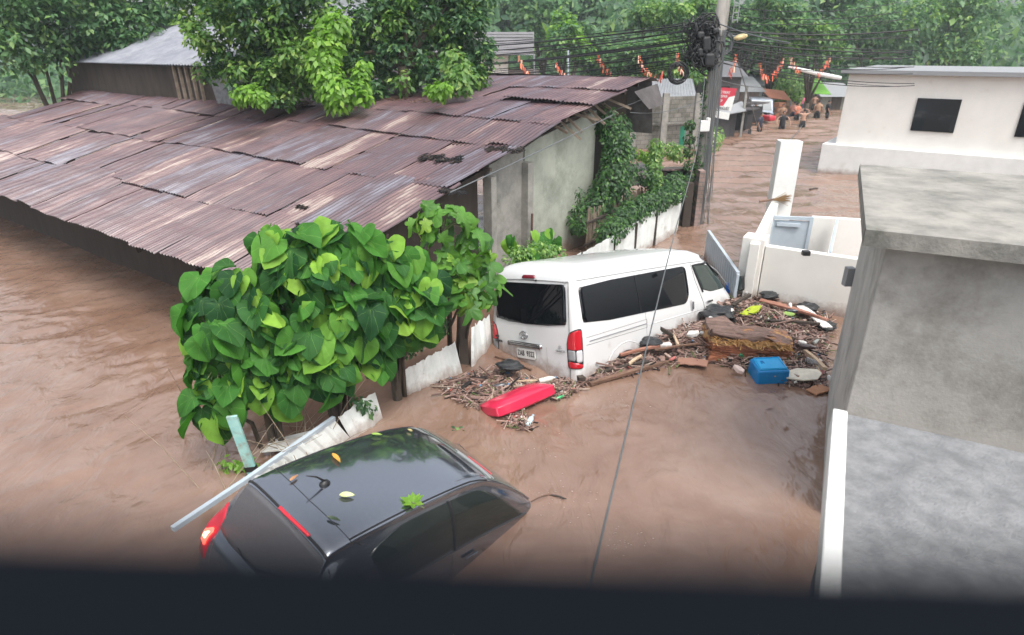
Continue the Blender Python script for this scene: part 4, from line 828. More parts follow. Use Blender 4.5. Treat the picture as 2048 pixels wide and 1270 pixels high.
# ------------------------------------------------------------------ bunting
bun_mats = [mat('fringe_a', (.85, .25, .13), rough=.7), mat('fringe_b', (.85, .55, .42), rough=.7), mat('fringe_c', (.7, .12, .08), rough=.7)]
def garland(pts, Y, label):
    b = MB(); P = [at(u, v, Y) for u, v in pts]; q = []
    for i in range(len(P)-1):
        n = max(2, int((P[i+1]-P[i]).length/.10))
        for k in range(n): q.append(P[i].lerp(P[i+1], k/n))
    for p in q:
        for _ in range(3): b.cur = rr.randrange(3); b.beam(p+Vector((rr.uniform(-.04, .04), rr.uniform(-.04, .04), .02)), p+Vector((rr.uniform(-.06, .06), rr.uniform(-.06, .06), -rr.uniform(.10, .22))), .028, .008)
    return tag(b.build('bunting', bun_mats), label, 'bunting', 'orange fringed bunting strung over the street')
for pts, lb in (([(1037, 113), (1045, 130), (1058, 150)], 'orange fringe bunting strip in front of the white house, leftmost'), ([(1113, 127), (1122, 142), (1134, 153)], 'orange fringe bunting strip just left of the blue antenna rod end'), ([(1197, 112), (1208, 132), (1226, 152)], 'orange fringe bunting strip over the middle of the roof ridge'),
                ([(1278, 113), (1287, 132), (1302, 148), (1320, 152), (1333, 136)], 'orange fringe bunting loop left of the black cable coil'), ([(1355, 108), (1359, 126), (1368, 147)], 'orange fringe bunting strip above the black cable coil'), ([(1472, 110), (1470, 130), (1461, 137), (1462, 152)], 'short red orange bunting right of the pole'),
                ([(1521, 128), (1527, 148), (1537, 154), (1552, 142), (1562, 125), (1571, 110)], 'deep U shaped orange bunting loop right of the pole'), ([(1582, 116), (1592, 132), (1605, 145)], 'orange bunting strand above the pale arm'), ([(1636, 146), (1650, 130), (1664, 110)], 'orange bunting strand at the far right wall')):
    garland(pts, 19.5, lb)
# ------------------------------------------------------------------ white walls, gate and post on the right
def col(P, w_, d_, z0, z1, rz=0): b = MB(); b.box((P.x, P.y, (z0+z1)/2), (w_, d_, z1-z0), Matrix.Rotation(rz, 3, 'Z')); return b
gp = up(1497, 600); gz = 1.17
gw = thing('gate_wall', 'low white painted courtyard wall with a corner pillar in front of the debris', 'wall', (gp.x, gp.y, 0))
a_ = up(1516, 603); e_ = up(1712, 640); d_ = (e_-a_); rz = math.atan2(d_.y, d_.x)
col(gp+Vector((.02, .16, 0)), .40, .40, -1.3, gz+.06, rz).build('pillar', M['white_wall'], gw, bevel=.015, world=True)
b = MB(); vrect(b, a_+Vector((-.03, 0, 0)), e_, -1.3, 1.10, .16); b.build('front_wall', M['white_wall'], gw, bevel=.01, world=True)
s0 = up(1500, 487, gz); s1 = up(1542, 404, gz+.0); b = MB(); vrect(b, s0, s1, -1.3, gz, -.17); b.build('side_wall', M['white_wall'], gw, bevel=.01, world=True)
g0 = up(1546, 431, 1.12); g1 = up(1626, 434, 1.12); g2 = up(1760, 442, 1.12)
b = MB(); vrect(b, g1, g2, -1.3, 1.12, .14); b.build('back_wall', M['white_wall'], gw, bevel=.01, world=True)
dg_ = thing('courtyard_door', 'blue grey sheet metal door in the back wall of the small white courtyard', 'gate', (g0.x, g0.y, 0))
b = MB(); b.prism([Vector((g0.x+.04, g0.y, -1.2)), Vector((g1.x-.04, g1.y, -1.2)), Vector((g1.x-.04, g1.y, 1.02)), Vector((g0.x+.04, g0.y, 1.02))], (0, .02, 0)); b.build('sheet', M['gate_paint'], dg_, world=True)
b = MB()
for p, q in ((Vector((g0.x, g0.y, -1.2)), Vector((g0.x, g0.y, 1.12))), (Vector((g0.x, g0.y, 1.08)), Vector((g1.x, g1.y, 1.08))), (Vector((g1.x-.03, g1.y, -1.2)), Vector((g1.x-.03, g1.y, 1.12))), (Vector((g0.x+.1, g0.y-.02, .94)), Vector((g1.x-.25, g1.y-.02, .94)))): b.beam(p, q, .07, .07)
b.build('frame', M['gate_paint'], dg_, world=True)
g3 = thing('side_gate', 'narrow blue grey metal gate at the right side of the courtyard, seen edge on', 'gate', (g2.x, g2.y, 0))
b = MB(); p = up(1660, 520, 1.0); q = up(1677, 440, 1.12); vrect(b, p, q, -1.2, 1.15, .04); b.build('sheet', M['gate_paint'], g3, world=True)
b = MB(); b.beam(Vector((p.x-.03, p.y, 1.1)), Vector((q.x-.03, q.y, 1.1)), .06, .06); b.build('frame', M['white_trim'], g3, world=True)
sg_ = thing('swung_gate', 'pale blue grey ribbed gate leaf swung open between van nose and white pillar', 'gate', up(1478, 600))
A = at(1476, 548, 10.95); B = up(1417, 463, A.z)
b = MB(); ribbed(b, B, A, B-Vector((0, 0, 1.2)), A-Vector((0, 0, 1.2)), rib=.17, depth=.02, below=.8); b.build('sheet', M['gate_paint'], sg_, world=True, solid=.006, fixn=False)
b = MB(); b.beam(A+Vector((0, 0, .01)), B+Vector((0, 0, .01)), .06, .05); b.beam(B, B-Vector((0, 0, 2)), .05, .05); b.beam(A, A-Vector((0, 0, 2)), .05, .05); b.build('frame', M['gate_paint'], sg_, world=True)
P = s1+Vector((.12, .1, 0)); zt = at(1562, 281, P.y).z
col(P+Vector((.12, 0, 0)), .48, .34, -1.3, zt, -.1).build('tall_pillar', M['white_trim'], None, bevel=.012); tag(bpy.data.objects['tall_pillar'], 'tall slim pale grey square pillar standing at the back end of the courtyard wall', 'pillar')
br = thing('broom', 'stick broom lying across the top of the white side wall by the tall pillar', 'broom', at(1535, 402, P.y-.25))
b = MB(); A = at(1519, 403, P.y-.3); B = at(1548, 399, P.y-.28); b.tube([A, B], [.028, .022], 8); b.build('handle', M['wood_brown'], br, world=True)
b = MB(); E_ = at(1580, 396, P.y-.25)
for i in range(60): b.tube([B+Vector((rr.gauss(0, .01), rr.gauss(0, .01), rr.gauss(0, .01))), E_+Vector((rr.uniform(-.14, .03), rr.gauss(0, .04), rr.gauss(0, .06)))], .005, 4)
b.build('bristles', mat('bristle', (.28, .17, .07), (.2, .12, .05), scale=5), br, world=True)
b = MB(); b.box(at(1612, 506, e_.y-.2), (.12, .1, .08)); tag(b.build('black_box', M['black'], bevel=.01), 'small black box sitting on top of the white courtyard wall', 'box')
# near building, all along the right
C1 = up(1657, 772); C2 = up(1627, 1262); fd = (C2-C1).normalized(); fnr = Vector((-fd.y, fd.x, 0)); fnr = fnr if fnr.x > 0 else -fnr
C3 = C1+fd*16; Cq = up(1662, 815); sq = (Cq-C1).dot(fd)
nb = thing('near_building', 'low building with flat grey roof, white roof kerb and white end block, right edge', 'building', C1)
ZR = 2.3; Q1 = up(1666, 818, ZR); Q2 = up(1634, 1225, ZR); gd = (Q2-Q1).normalized(); Q3 = Q1+gd*14; gn_ = Vector((-gd.y, gd.x, 0)); gn_ = gn_ if gn_.x > 0 else -gn_
b = MB(); b.prism([Vector((p.x, p.y, -1.3)) for p in (C1, C1+fnr*12, C1+fnr*12-fd*-3, C1+fd*3)], (0, 0, 4.25)); b.build('white_end_wall', mat('stained_wall', (.50, .49, .46), (.38, .375, .35), scale=.8, rough=.9, bump=.3, dirt=(.13, .12, .10), dscale=.9, dlo=.48, dhi=.75), nb, bevel=.01, world=True)
b = MB(); b.prism([Q1+gn_*.12+Vector((0, 0, -3.6)), Q3+gn_*.12+Vector((0, 0, -3.6)), Q3+gn_*12+Vector((0, 0, -3.6)), Q1+gn_*12+Vector((0, 0, -3.6))], (0, 0, 3.5)); b.build('wall', M['rough_render'], nb, world=True)
b = MB(); b.prism([Q1+gn_*.07+Vector((0, 0, -.1)), Q3+gn_*.07+Vector((0, 0, -.1)), Q3+gn_*12+Vector((0, 0, -.1)), Q1+gn_*12+Vector((0, 0, -.1))], (0, 0, .085)); b.build('flat_roof', M['rough_render'], nb, world=True)
b = MB(); b.prism([Q1+Vector((0, 0, -.16)), Q3+Vector((0, 0, -.16)), Q3+gn_*.085+Vector((0, 0, -.16)), Q1+gn_*.085+Vector((0, 0, -.16))], (0, 0, .17)); b.build('roof_kerb', M['white_trim'], nb, bevel=.01, world=True)
b = MB(); p = C1+fd*1.5+fnr*6; b.prism([Vector((q.x, q.y, 2.95)) for q in (C1-fnr*.2-fd*.2, C1+fnr*12.2-fd*.2, C1+fnr*12.2+fd*3.3, C1-fnr*.2+fd*3.3)], (0, 0, .14)); b.build('roof_slab', M['concrete'], nb, world=True)
wt = thing('water_tank', 'dark round plastic water tank on the flat grey roof at the right edge', 'water tank', Q1+gn_*4.5+gd*1.6)
b = MB(); b.lathe([(0, 0), (.55, 0), (.56, .3), (.54, .33), (.56, .36), (.56, .7), (.54, .73), (.56, .76), (.55, 1.1), (.4, 1.25), (.2, 1.3), (0, 1.3)], n=28); b.build('body', M['black'], wt, smooth=True)
b = MB(); b.lathe([(0, 1.29), (.2, 1.29), (.2, 1.38), (0, 1.39)], n=20); b.build('lid', M['black'], wt, smooth=True)
b = MB(); p = C1-fnr*.06+fd*.05; b.box(Vector((p.x, p.y, at(1660, 560, p.y).z+.05)), (.1, .1, .25)); b.build('wall_box', M['plastic_grey'], nb, world=True)
# white building further up on the right
W1 = up(1645, 346); wb = thing('far_white_building', 'white building with a ledge at the right edge, beyond the tall pillar', 'building', W1)
Rw = Matrix.Rotation(math.radians(-36), 3, 'Z'); wc = lambda x, y, z: Vector((W1.x, W1.y, 0))+Rw @ Vector((x, y, z))
b = MB(); b.box(wc(6.2, 4.3, .75), (12, 8, 5.7), Rw); b.build('wall', M['white_wall'], wb, bevel=.02, world=True)
b = MB(); b.box(wc(6.0, 4.1, .35), (12.4, 8.3, 1.5), Rw); b.build('ledge', M['white_trim'], wb, bevel=.02, world=True)
b = MB(); b.box(wc(6.2, 4.3, 3.67), (12.5, 8.5, .14), Rw); b.build('roof', M['plastic_grey'], wb, world=True)
for k in range(3):
    b = MB(); b.box(wc(3.2+k*3, .28, 2.3), (1.3, .06, 1.1), Rw); wo = b.build('window', M['glass_dark'], wb, world=True)
b = MB(); b.tube([at(1578, 134, W1.y-2.2), at(1630, 146, W1.y-1.6), at(1680, 156, W1.y-1)], [.05, .07, .075], 10); o = b.build('pipe_arm', M['white_trim'], smooth=True); tag(o, 'pale grey pipe arm reaching from the right building over the street', 'pipe')
# ------------------------------------------------------------------ big heart leaved and lobed shrubs at the fence
def leaf_template(outline, rings=(.35, .7, 1.0), droop=.28, cup=.10, wav=.03, c=(.04, 0)):
    n = len(outline); V = [(c[0], c[1], 0)]; UV = [(0, 0)]; F = []
    for ri, r in enumerate(rings):
        for i, (x, y) in enumerate(outline):
            px = c[0]+(x-c[0])*r; py = c[1]+(y-c[1])*r; z = -droop*max(px, 0)**2 - .25*min(px, 0)**2*2 + cup*abs(py)*(1 if r < 1 else .8) + wav*r*r*math.sin(i*1.9)
            V.append((px, py, z)); UV.append((i/n, r))
    for i in range(n): F.append((0, 1+i, 1+(i+1) % n))
    for k in range(len(rings)-1):
        for i in range(n): j = (i+1) % n; F.append((1+k*n+i, 1+(k+1)*n+i, 1+(k+1)*n+j, 1+k*n+j))
    return V, F, UV
half = [(.84, 0), (.80, .07), (.70, .20), (.55, .34), (.36, .44), (.15, .475), (-.03, .43), (-.16, .32), (-.23, .19), (-.20, .08)]
heart = half + [(-.06, 0)] + [(x, -y) for x, y in reversed(half[1:])]
HV = [leaf_template(heart, droop=.35, cup=.18), leaf_template(heart, droop=.7, cup=-.22, wav=.04), leaf_template(heart, droop=.15, cup=.75, wav=.035), leaf_template(heart, droop=.9, cup=.35, wav=.05), leaf_template(heart, droop=.2, cup=-.7, wav=.03)]
lob = []
for i in range(40):
    th = 2*PI*i/40; r = .42+.38*abs(math.cos(2.5*th))**1.1*(1 if math.cos(th) > -.75 else .45); r *= .75+.25*math.cos(th/2)
    lob.append((r*math.cos(th)*1.1, r*math.sin(th)))
LV = [leaf_template(lob, droop=.35, cup=.12), leaf_template(lob, droop=.6, cup=-.05)]
def shrub(label, blobs, base, templ, mt, n, size, seed, stems=True, group='broad leaved shrubs along the fence', name='broadleaf_shrub'):
    g = np.random.default_rng(seed); t = thing(name, label, 'shrub', tuple(base), group=group)
    areas = np.array([b[2]*b[3] for b in blobs], float); cnt = np.maximum(2, (areas/areas.sum()*n).astype(int)); sm = MB(); pet = MB()
    parts = [[] for _ in templ]
    for bi, (u, v, ru, rv, Y) in enumerate(blobs):
        c = at(u, v, Y); k = 1/(FPX/(c-CP).length); rx, rz_ = ru*k, rv*k; ry = max(.25, min(rx, rz_)*.8)
        for _ in range(cnt[bi]):
            d = g.normal(size=3); d /= np.linalg.norm(d); d[1] = -abs(d[1])*.8 if g.random() < .75 else d[1]; rad = g.uniform(.45, 1.0)**.6
            p = np.array(c)+d*[rx, ry, rz_]*rad
            nr = np.array([d[0]*.8, -.55+d[1]*.3, .40+.75*max(d[2], 0)])+g.normal(0, .42, 3); tip = np.array([d[0]*.5, -.2, -1.0])+g.normal(0, .38, 3)
            s = size*(.42+.75*g.random()**.8)
            parts[g.integers(len(templ))].append((p, nr, tip, s))
            if g.random() < .6: pet.tube([p, p+(np.array(c)-p)*.45+[0, 0, .03], np.array(c)+(p-np.array(c))*.15-[0, 0, .1]], [.006, .005, .007], 5, False)
        sm.tube([Vector(base)+Vector((g.uniform(-.1, .1), g.uniform(-.1, .1), -1.0)), Vector(base).lerp(c, .35)+Vector((g.uniform(-.1, .1), .1, .1)), c+Vector((0, .05, -.05))], [.035, .026, .012], 7)
    for (V, F, UV), L in zip(templ, parts):
        if not L: continue
        scatter('leaves', V, F, rmats(np.array([q[1] for q in L]), np.array([q[2] for q in L]), [q[3] for q in L]), np.array([q[0] for q in L]), mt, t, uv=UV, world=True, smooth=True)
    sm.build('stems', M['bark'], t, smooth=True, world=True); pet.build('petioles', M['stem'], t, smooth=True, world=True)
    return t
shrub('large shrub of heart shaped leaves left of the turquoise plank', [(470, 570, 55, 45, 6.4), (420, 650, 45, 60, 6.1), (440, 730, 60, 60, 6.1), (520, 640, 50, 60, 6.3), (430, 810, 45, 45, 6.0), (410, 580, 25, 30, 6.3), (500, 720, 50, 60, 6.2)], up(560, 900), HV, M['leaf_big'], 215, .32, 1)
shrub('tallest central shrub of heart shaped leaves in front of the roof edge', [(570, 500, 60, 50, 6.7), (690, 490, 60, 50, 6.9), (620, 570, 80, 70, 6.6), (600, 690, 70, 70, 6.4), (690, 640, 70, 60, 6.6), (640, 735, 65, 40, 6.4), (560, 765, 50, 40, 6.3)], up(680, 860), HV, M['leaf_big'], 300, .345, 2)
shrub('dark drooping shrub of heart shaped leaves above the white ribbed fence sheet', [(770, 520, 60, 50, 7.1), (830, 560, 50, 60, 7.2), (770, 610, 60, 60, 7.0), (835, 605, 50, 50, 7.1), (735, 680, 55, 45, 6.9), (830, 655, 30, 28, 7.2)], up(795, 790), HV, M['leaf_big'], 205, .33, 3)
shrub('bright green lobed leaf shrub right beside the van tail', [(880, 445, 60, 40, 7.9), (950, 500, 40, 50, 8.0), (900, 540, 50, 50, 7.9), (965, 580, 30, 40, 8.0), (925, 590, 35, 30, 7.8)], up(905, 712), LV, M['leaf_lobed'], 110, .26, 4)
shrub('small dark leaved shrub growing at the wall behind the van roof rear', [(1045, 490, 35, 35, 10.2), (1095, 480, 25, 22, 10.8)], up(1050, 545), HV, M['leaf_big'], 22, .34, 7)
# trunks
def trunk(px, label, r=.06):
    b = MB(); P = [up(px[0][0], px[0][1])+Vector((0, .1, -1))]+[at(u, v, Y) for u, v, Y in px[1:]]; b.tube(P, [r*(1-.12*i) for i in range(len(P))], 10); return tag(b.build('bare_trunk', M['bark'], smooth=True), label, 'trunk')
trunk([(800, 812), (793, 780, 7.5), (787, 720, 7.55), (775, 650, 7.5)], 'thick dark trunk rising beside the left end of the white ribbed sheet', .075)
trunk([(690, 870), (675, 820, 6.85), (655, 770, 6.8), (640, 690, 6.7)], 'leaning dark trunk under the central shrub by the fence', .06)
# loose dead twigs at the fence
tw = MB(); rr = random.Random(4)
for i in range(46):
    a = up(rr.uniform(395, 640), rr.uniform(850, 1000)); L = rr.uniform(.4, 1.3); d = Vector((rr.uniform(-.6, 1), rr.uniform(-.3, .6), rr.uniform(.15, .8))).normalized()*L
    tw.tube([a, a+d*.5+Vector((0, 0, .08)), a+d], [.006, .004, .002], 4)
tag(tw.build('dry_twigs', mat('twig', (.2, .15, .1), (.3, .24, .17), scale=5)), 'pale dry bare twigs tangled above the water behind the turquoise plank', 'twigs')
# dark small leaf sprig hanging on the torn sheet
# ---- climbing vines: small leaves massed round guide points
def vine(label, guides, n, size, mt, seed, name='climbing_vine', cat='vine', spread=1.0, group=None):
    g = np.random.default_rng(seed); t = thing(name, label, cat, tuple(guides[0][0]), group=group); P = []; st = MB()
    W_ = np.array([gd[1]**1.5 for gd in guides]); W_ /= W_.sum(); idx = g.choice(len(guides), n, p=W_)
    C_ = np.array([tuple(gd[0]) for gd in guides]); R_ = np.array([gd[1] for gd in guides])
    d = dirs(n)*(g.uniform(.3, 1, n)**.5)[:, None]*spread; P = C_[idx]+d*R_[idx][:, None]
    nr = d+np.array([0, -.5, .6])+g.normal(0, .4, (n, 3)); tip = d*.4+np.array([0, -.2, -.7])+g.normal(0, .5, (n, 3))
    scatter('leaves', LEAF_V, LEAF_F, rmats(nr, tip, size*g.uniform(.6, 1.3, n)), P, mt, t, world=True)
    for i in range(0, len(guides)-1): st.tube([guides[i][0], guides[i+1][0]], .012, 5)
    if len(guides) > 1: st.build('stems', M['bark'], t, world=True)
    return t
def gl(pts, Y0, Y1=None, r=.3, k=3):
    out = []; n = len(pts)
    for i in range(n-1):
        for j in range(k):
            q = (i+j/k)/(n-1); u = pts[i][0]+(pts[i+1][0]-pts[i][0])*j/k; v = pts[i][1]+(pts[i+1][1]-pts[i][1])*j/k; out.append((at(u, v, Y0+((Y1 or Y0)-Y0)*q), r))
    out.append((at(pts[-1][0], pts[-1][1], Y1 or Y0), r)); return out
vine('dark ivy curtain covering the end of the plaster wall under the roof', gl([(1215, 240), (1235, 290), (1225, 350), (1200, 400), (1165, 440)], 15.3, 14.2, .36)+gl([(1240, 250), (1255, 330), (1245, 390)], 15.6, 15, .28), 5200, .10, M['leaf_vine'], 21)
vine('bright green vine heap on the rusty sheet right of the ivy curtain', gl([(1252, 300), (1290, 312), (1302, 318)], 16.9, 17.2, .14), 700, .09, M['leaf_bright'], 22)
vine('upright column of vine leaves on a thin post left of the small shed', gl([(1312, 292), (1308, 330), (1310, 380)], 15.9, 15.6, .19), 1500, .09, M['leaf_mid'], 23)
vine('long mass of vines spilling over the top of the white fence', gl([(1215, 470), (1245, 440), (1280, 415), (1315, 400), (1350, 385)], 13.2, 15.8, .30, 4)+gl([(1290, 350), (1330, 380), (1355, 360)], 15.6, 16.2, .27), 7000, .085, M['leaf_vine'], 24)
vine('thin vine trailing down the white fence near its far end', gl([(1350, 390), (1345, 430), (1350, 455)], 16.1, 16.1, .10)+gl([(1270, 430), (1268, 465)], 14.3, 14.2, .08), 380, .07, M['leaf_vine'], 25)
vine('dark vine climbing the lower half of the utility pole', gl([(1418, 170), (1414, 230), (1408, 290), (1398, 340)], PB.y+.05, PB.y-.05, .17)+gl([(1380, 250), (1378, 330), (1385, 400)], PB.y, PB.y-.1, .15), 2600, .085, M['leaf_vine'], 26)
vine('dark twiggy creeper filling the gap between lobed shrub and white ribbed sheet', gl([(800, 690), (845, 665), (875, 648)], 7.9, 8.6, .22), 2300, .06, M['leaf_dark'], 27)
vine('small leafy bush growing beside the white van roof rear', gl([(1030, 515), (1075, 500), (1110, 510)], 9.9, 10.4, .20), 900, .07, M['leaf_mid'], 28, 'small_bush', 'bush')
vine('small bright weed growing from the debris at the turquoise plank foot', gl([(450, 925), (475, 935), (495, 925)], 5.9, 5.9, .08), 90, .08, M['leaf_bright'], 29, 'weed', 'weed')
vine('dark hanging leaf sprig draped over the torn fence sheet', gl([(715, 800), (735, 815)], 6.75, 6.8, .09), 60, .10, M['leaf_dark'], 30, 'hanging_sprig', 'sprig')
vine('pale thin creeper hanging on the plaster wall by the ivy', gl([(1160, 385), (1158, 430), (1165, 460)], 13.0, 12.8, .10), 260, .07, M['leaf_vine'], 31)
vine('bush at the foot of the far yard wall by the pole', gl([(1340, 300), (1360, 305)], 22, 22, .3), 500, .12, M['leaf_mid'], 32, 'small_bush', 'bush')
# ------------------------------------------------------------------ trees
def tree(name, label, base, height, blobs, n, leaf, mts, seed, trunk_r=.18, group=None, twig=True):
    """trunk and limbs reaching every clump; leaves on the outer shell of each clump"""
    g = np.random.default_rng(seed); t = thing(name, label, 'tree', tuple(base), group=group); B = Vector(base); st = MB(); fork = B+Vector((0, 0, height*.35))
    st.tube([B-Vector((0, 0, 1.2)), B+Vector((.05, 0, height*.15)), fork], [trunk_r*1.3, trunk_r, trunk_r*.8], 9)
    for c, r in blobs: st.tube([fork, fork.lerp(Vector(c), .5)+Vector((g.uniform(-.3, .3), g.uniform(-.3, .3), .2)), Vector(c)], [trunk_r*.5, trunk_r*.28, trunk_r*.08], 6)
    st.build('trunk', M['bark'], t, smooth=True, world=True)
    R_ = np.array([r for c, r in blobs]); Cc = np.array([tuple(c) for c, r in blobs]); w_ = R_**2; w_ /= w_.sum(); lists = [[] for _ in mts]; idx = g.choice(len(blobs), n, p=w_)
    # sub clumps on each blob shell give the crown its uneven, layered surface
    K = 26; sub = {}
    for i in range(len(blobs)):
        d = g.normal(size=(K, 3)); d /= np.linalg.norm(d, axis=1, keepdims=True); sub[i] = (Cc[i]+d*R_[i]*g.uniform(.45, 1.05, (K, 1))*[1, 1, .85], g.uniform(.18, .42, K)*R_[i], g.integers(0, len(mts), K) if g.random() < .6 else np.full(K, g.integers(0, len(mts))))
    k = g.integers(0, K, n); P = np.array([sub[i][0][j] for i, j in zip(idx, k)]); rs = np.array([sub[i][1][j] for i, j in zip(idx, k)]); mi = np.array([sub[i][2][j] for i, j in zip(idx, k)])
    d = g.normal(size=(n, 3)); d /= np.linalg.norm(d, axis=1, keepdims=True); P = P+d*rs[:, None]*(g.uniform(0, 1, n)**.4)[:, None]
    nr = d*.6+[0, -.1, .9]+g.normal(0, .45, (n, 3)); tip = d*.7+[0, 0, -.45]+g.normal(0, .45, (n, 3))
    scatter('crown', LEAF_V, LEAF_F, rmats(nr, tip, leaf*g.uniform(.6, 1.25, n)), P, mts, t, mi=mi, world=True)
    return t
def bl(lst, Y):   # clumps from (u, v, radius px, dY)
    out = []
    for u, v, r, dy in lst: c = at(u, v, Y+dy); out.append((c, r*(c-CP).length/FPX))
    return out
tree('fruit_tree', 'big leafy tree on the rusty roof, left of the two, pale green on its left', on_roof(560, 200)-Vector((0, 0, 1)), 5, bl([(430, 60, 55, 0), (450, 130, 45, .2), (500, 30, 70, 0), (560, 90, 75, 0), (520, 150, 50, -.3), (600, 20, 70, .4), (610, 130, 55, -.2), (560, 175, 40, -.4), (480, -60, 90, .5), (600, -70, 90, .5), (400, -20, 60, .5)], 17), 21000, .17, [M['leaf_mid'], M['leaf_dark'], M['leaf_mid']], 41)
tree('fruit_tree', 'big dark leafy tree on the rusty roof, right of the two, beside the white house', on_roof(810, 195)-Vector((0, 0, 1)), 5, bl([(760, 60, 70, 0), (850, 30, 80, 0), (930, 60, 60, 0), (960, 110, 32, -.3), (800, 130, 65, 0), (880, 130, 55, -.3), (940, 150, 35, -.4), (700, 110, 45, 0), (830, -60, 100, .5), (740, -50, 60, .5), (930, -30, 60, .3), (740, 160, 45, -.2)], 17.5), 23000, .17, [M['leaf_dark'], M['leaf_mid'], M['leaf_dark']], 42)
vine('bright green hanging branch of leaves between the two roof trees', gl([(670, 50), (650, 90), (645, 130), (660, 175), (680, 190)], 16.2, 15.4, .38, 3), 1900, .19, M['leaf_bright'], 43, 'leafy_branch', 'branch')
vine('bright green leaf branch lying on the roof at the foot of the left tree', gl([(480, 190), (505, 185), (520, 195)], 15.2, 15, .2, 3), 420, .17, M['leaf_bright'], 44, 'leafy_branch', 'branch')
vine('small bright leaf branch at the roof below the right tree', gl([(865, 182), (885, 178)], 14.8, 14.6, .17, 3), 200, .17, M['leaf_bright'], 45, 'leafy_branch', 'branch')
vine('bright hanging leaf spray in the dark part of the right tree', gl([(725, 130), (722, 165), (728, 195)], 15.8, 15.3, .17, 3), 260, .19, M['leaf_bright'], 46, 'leafy_branch', 'branch')
vine('pale yellow green leaf spray on the lower right of the right tree', gl([(905, 120), (925, 150), (915, 165)], 15.8, 15.5, .3, 3), 600, .17, M['leaf_mid'], 47, 'leafy_branch', 'branch')
for i, (u, v, r, Y, lb) in enumerate(((240, 40, 120, 26, 'dark tree behind the tin roofed shack, far left'), (60, 30, 130, 24, 'dark tree at the left end of the rusty roof'))):
    P = at(u, v, Y); tree('shade_tree', lb, (P.x, P.y, -1), 6, bl([(u, v, r*.6, 0), (u-r*.6, v+10, r*.5, 0), (u+r*.6, v+5, r*.45, .5), (u, v-r*.6, r*.6, 0), (u-20, v+r*.35, r*.5, -.5)], Y), 9000, .24, [M['leaf_dark'], M['leaf_far']], 60+i, group='shade trees')
bgt = [(1130, 62, 48, 46, 'leaf_bright', 'rounded bright green tree right of the white house'), (1090, 20, 50, 62, 'leaf_far', 'blue green tree high behind the white house'), (1195, 100, 55, 50, 'leaf_far', 'mid green tree over the centre of the roof ridge'), (1180, 15, 60, 75, 'leaf_dark', 'dark tall tree at top centre of the photo'), (1030, 25, 45, 68, 'leaf_far', 'hazy green tree above the white house roof'),
       (1330, 45, 65, 44, 'leaf_mid', 'large bright crowned tree just left of the utility pole'), (1360, 110, 55, 40, 'leaf_mid', 'lower leafy tree behind the black cable coil'), (1270, 120, 45, 42, 'leaf_far', 'dim green tree behind the middle wires'), (1260, 20, 60, 80, 'leaf_dark', 'dark far tree in the gap left of the large bright tree'), (1410, 30, 45, 48, 'leaf_mid', 'leafy tree directly behind the pole top'),
       (1490, 40, 50, 55, 'leaf_dark', 'dark tree behind the street lamp'), (1560, 30, 55, 50, 'leaf_mid', 'leafy green tree right of the street lamp'), (1640, 60, 50, 46, 'leaf_mid', 'yellow green tree at the upper right by the white building'), (1510, 100, 45, 60, 'leaf_dark', 'dark tree behind the wires right of the pole'), (1590, 105, 50, 58, 'leaf_far', 'dim tree behind the deep bunting loop'), (1660, 5, 50, 64, 'leaf_far', 'hazy tree in the top right corner'),
       (1760, 50, 80, 60, 'leaf_far', 'broad tree beyond the white buildings, right'), (1900, 40, 90, 60, 'leaf_mid', 'broad tree beyond the near building, far right'), (650, 95, 60, 60, 'leaf_far', 'low hazy tree seen between the two roof trees'), (500, 80, 70, 70, 'leaf_far', 'low hazy tree behind the left roof tree')]
for i, (u, v, r, Y, mn, lb) in enumerate(bgt):
    P = at(u, v, Y); g = random.Random(i); bs = [(u+g.uniform(-.8, .8)*r, v+g.uniform(-.6, 1.0)*r, r*g.uniform(.3, .5), g.uniform(-2, 2)) for _ in range(9)]+[(u, v, r*.6, 0)]
    if u < 700: bs = [q for q in bs if q[1]-q[2] > 40]+[(u, 110, 45, 0)]
    tree('background_tree', lb, (P.x, P.y, -1), max(3, P.z), bl(bs, Y), 5200, .0078*Y, [M[mn], M['leaf_far']], 80+i, .2, group='trees beyond the street')
# undergrowth filling the far edge of the flood
g = np.random.default_rng(5); n = 26000; uu = g.uniform(-60, 75, n); yy = g.uniform(56, 92, n)+np.abs(uu)*.05; left = uu < -12
zz = g.uniform(0, 1, n)**.8*np.where(left, 4.5, 13)*(.5+.5*np.sin(uu*.45)**2)-.5
scatter('undergrowth', LEAF_V, LEAF_F, rmats(np.array([0, -.5, .7])+g.normal(0, .5, (n, 3)), np.array([0, 0, -.6])+g.normal(0, .6, (n, 3)), g.uniform(.6, 1.3, n)), np.stack([uu, yy, zz], 1), [M['leaf_far'], M['leaf_dark']], mi=g.integers(0, 2, n))
tag(bpy.data.objects['undergrowth'], kind='stuff', label='dense green woodland edge beyond the flooded street', cat='woodland')
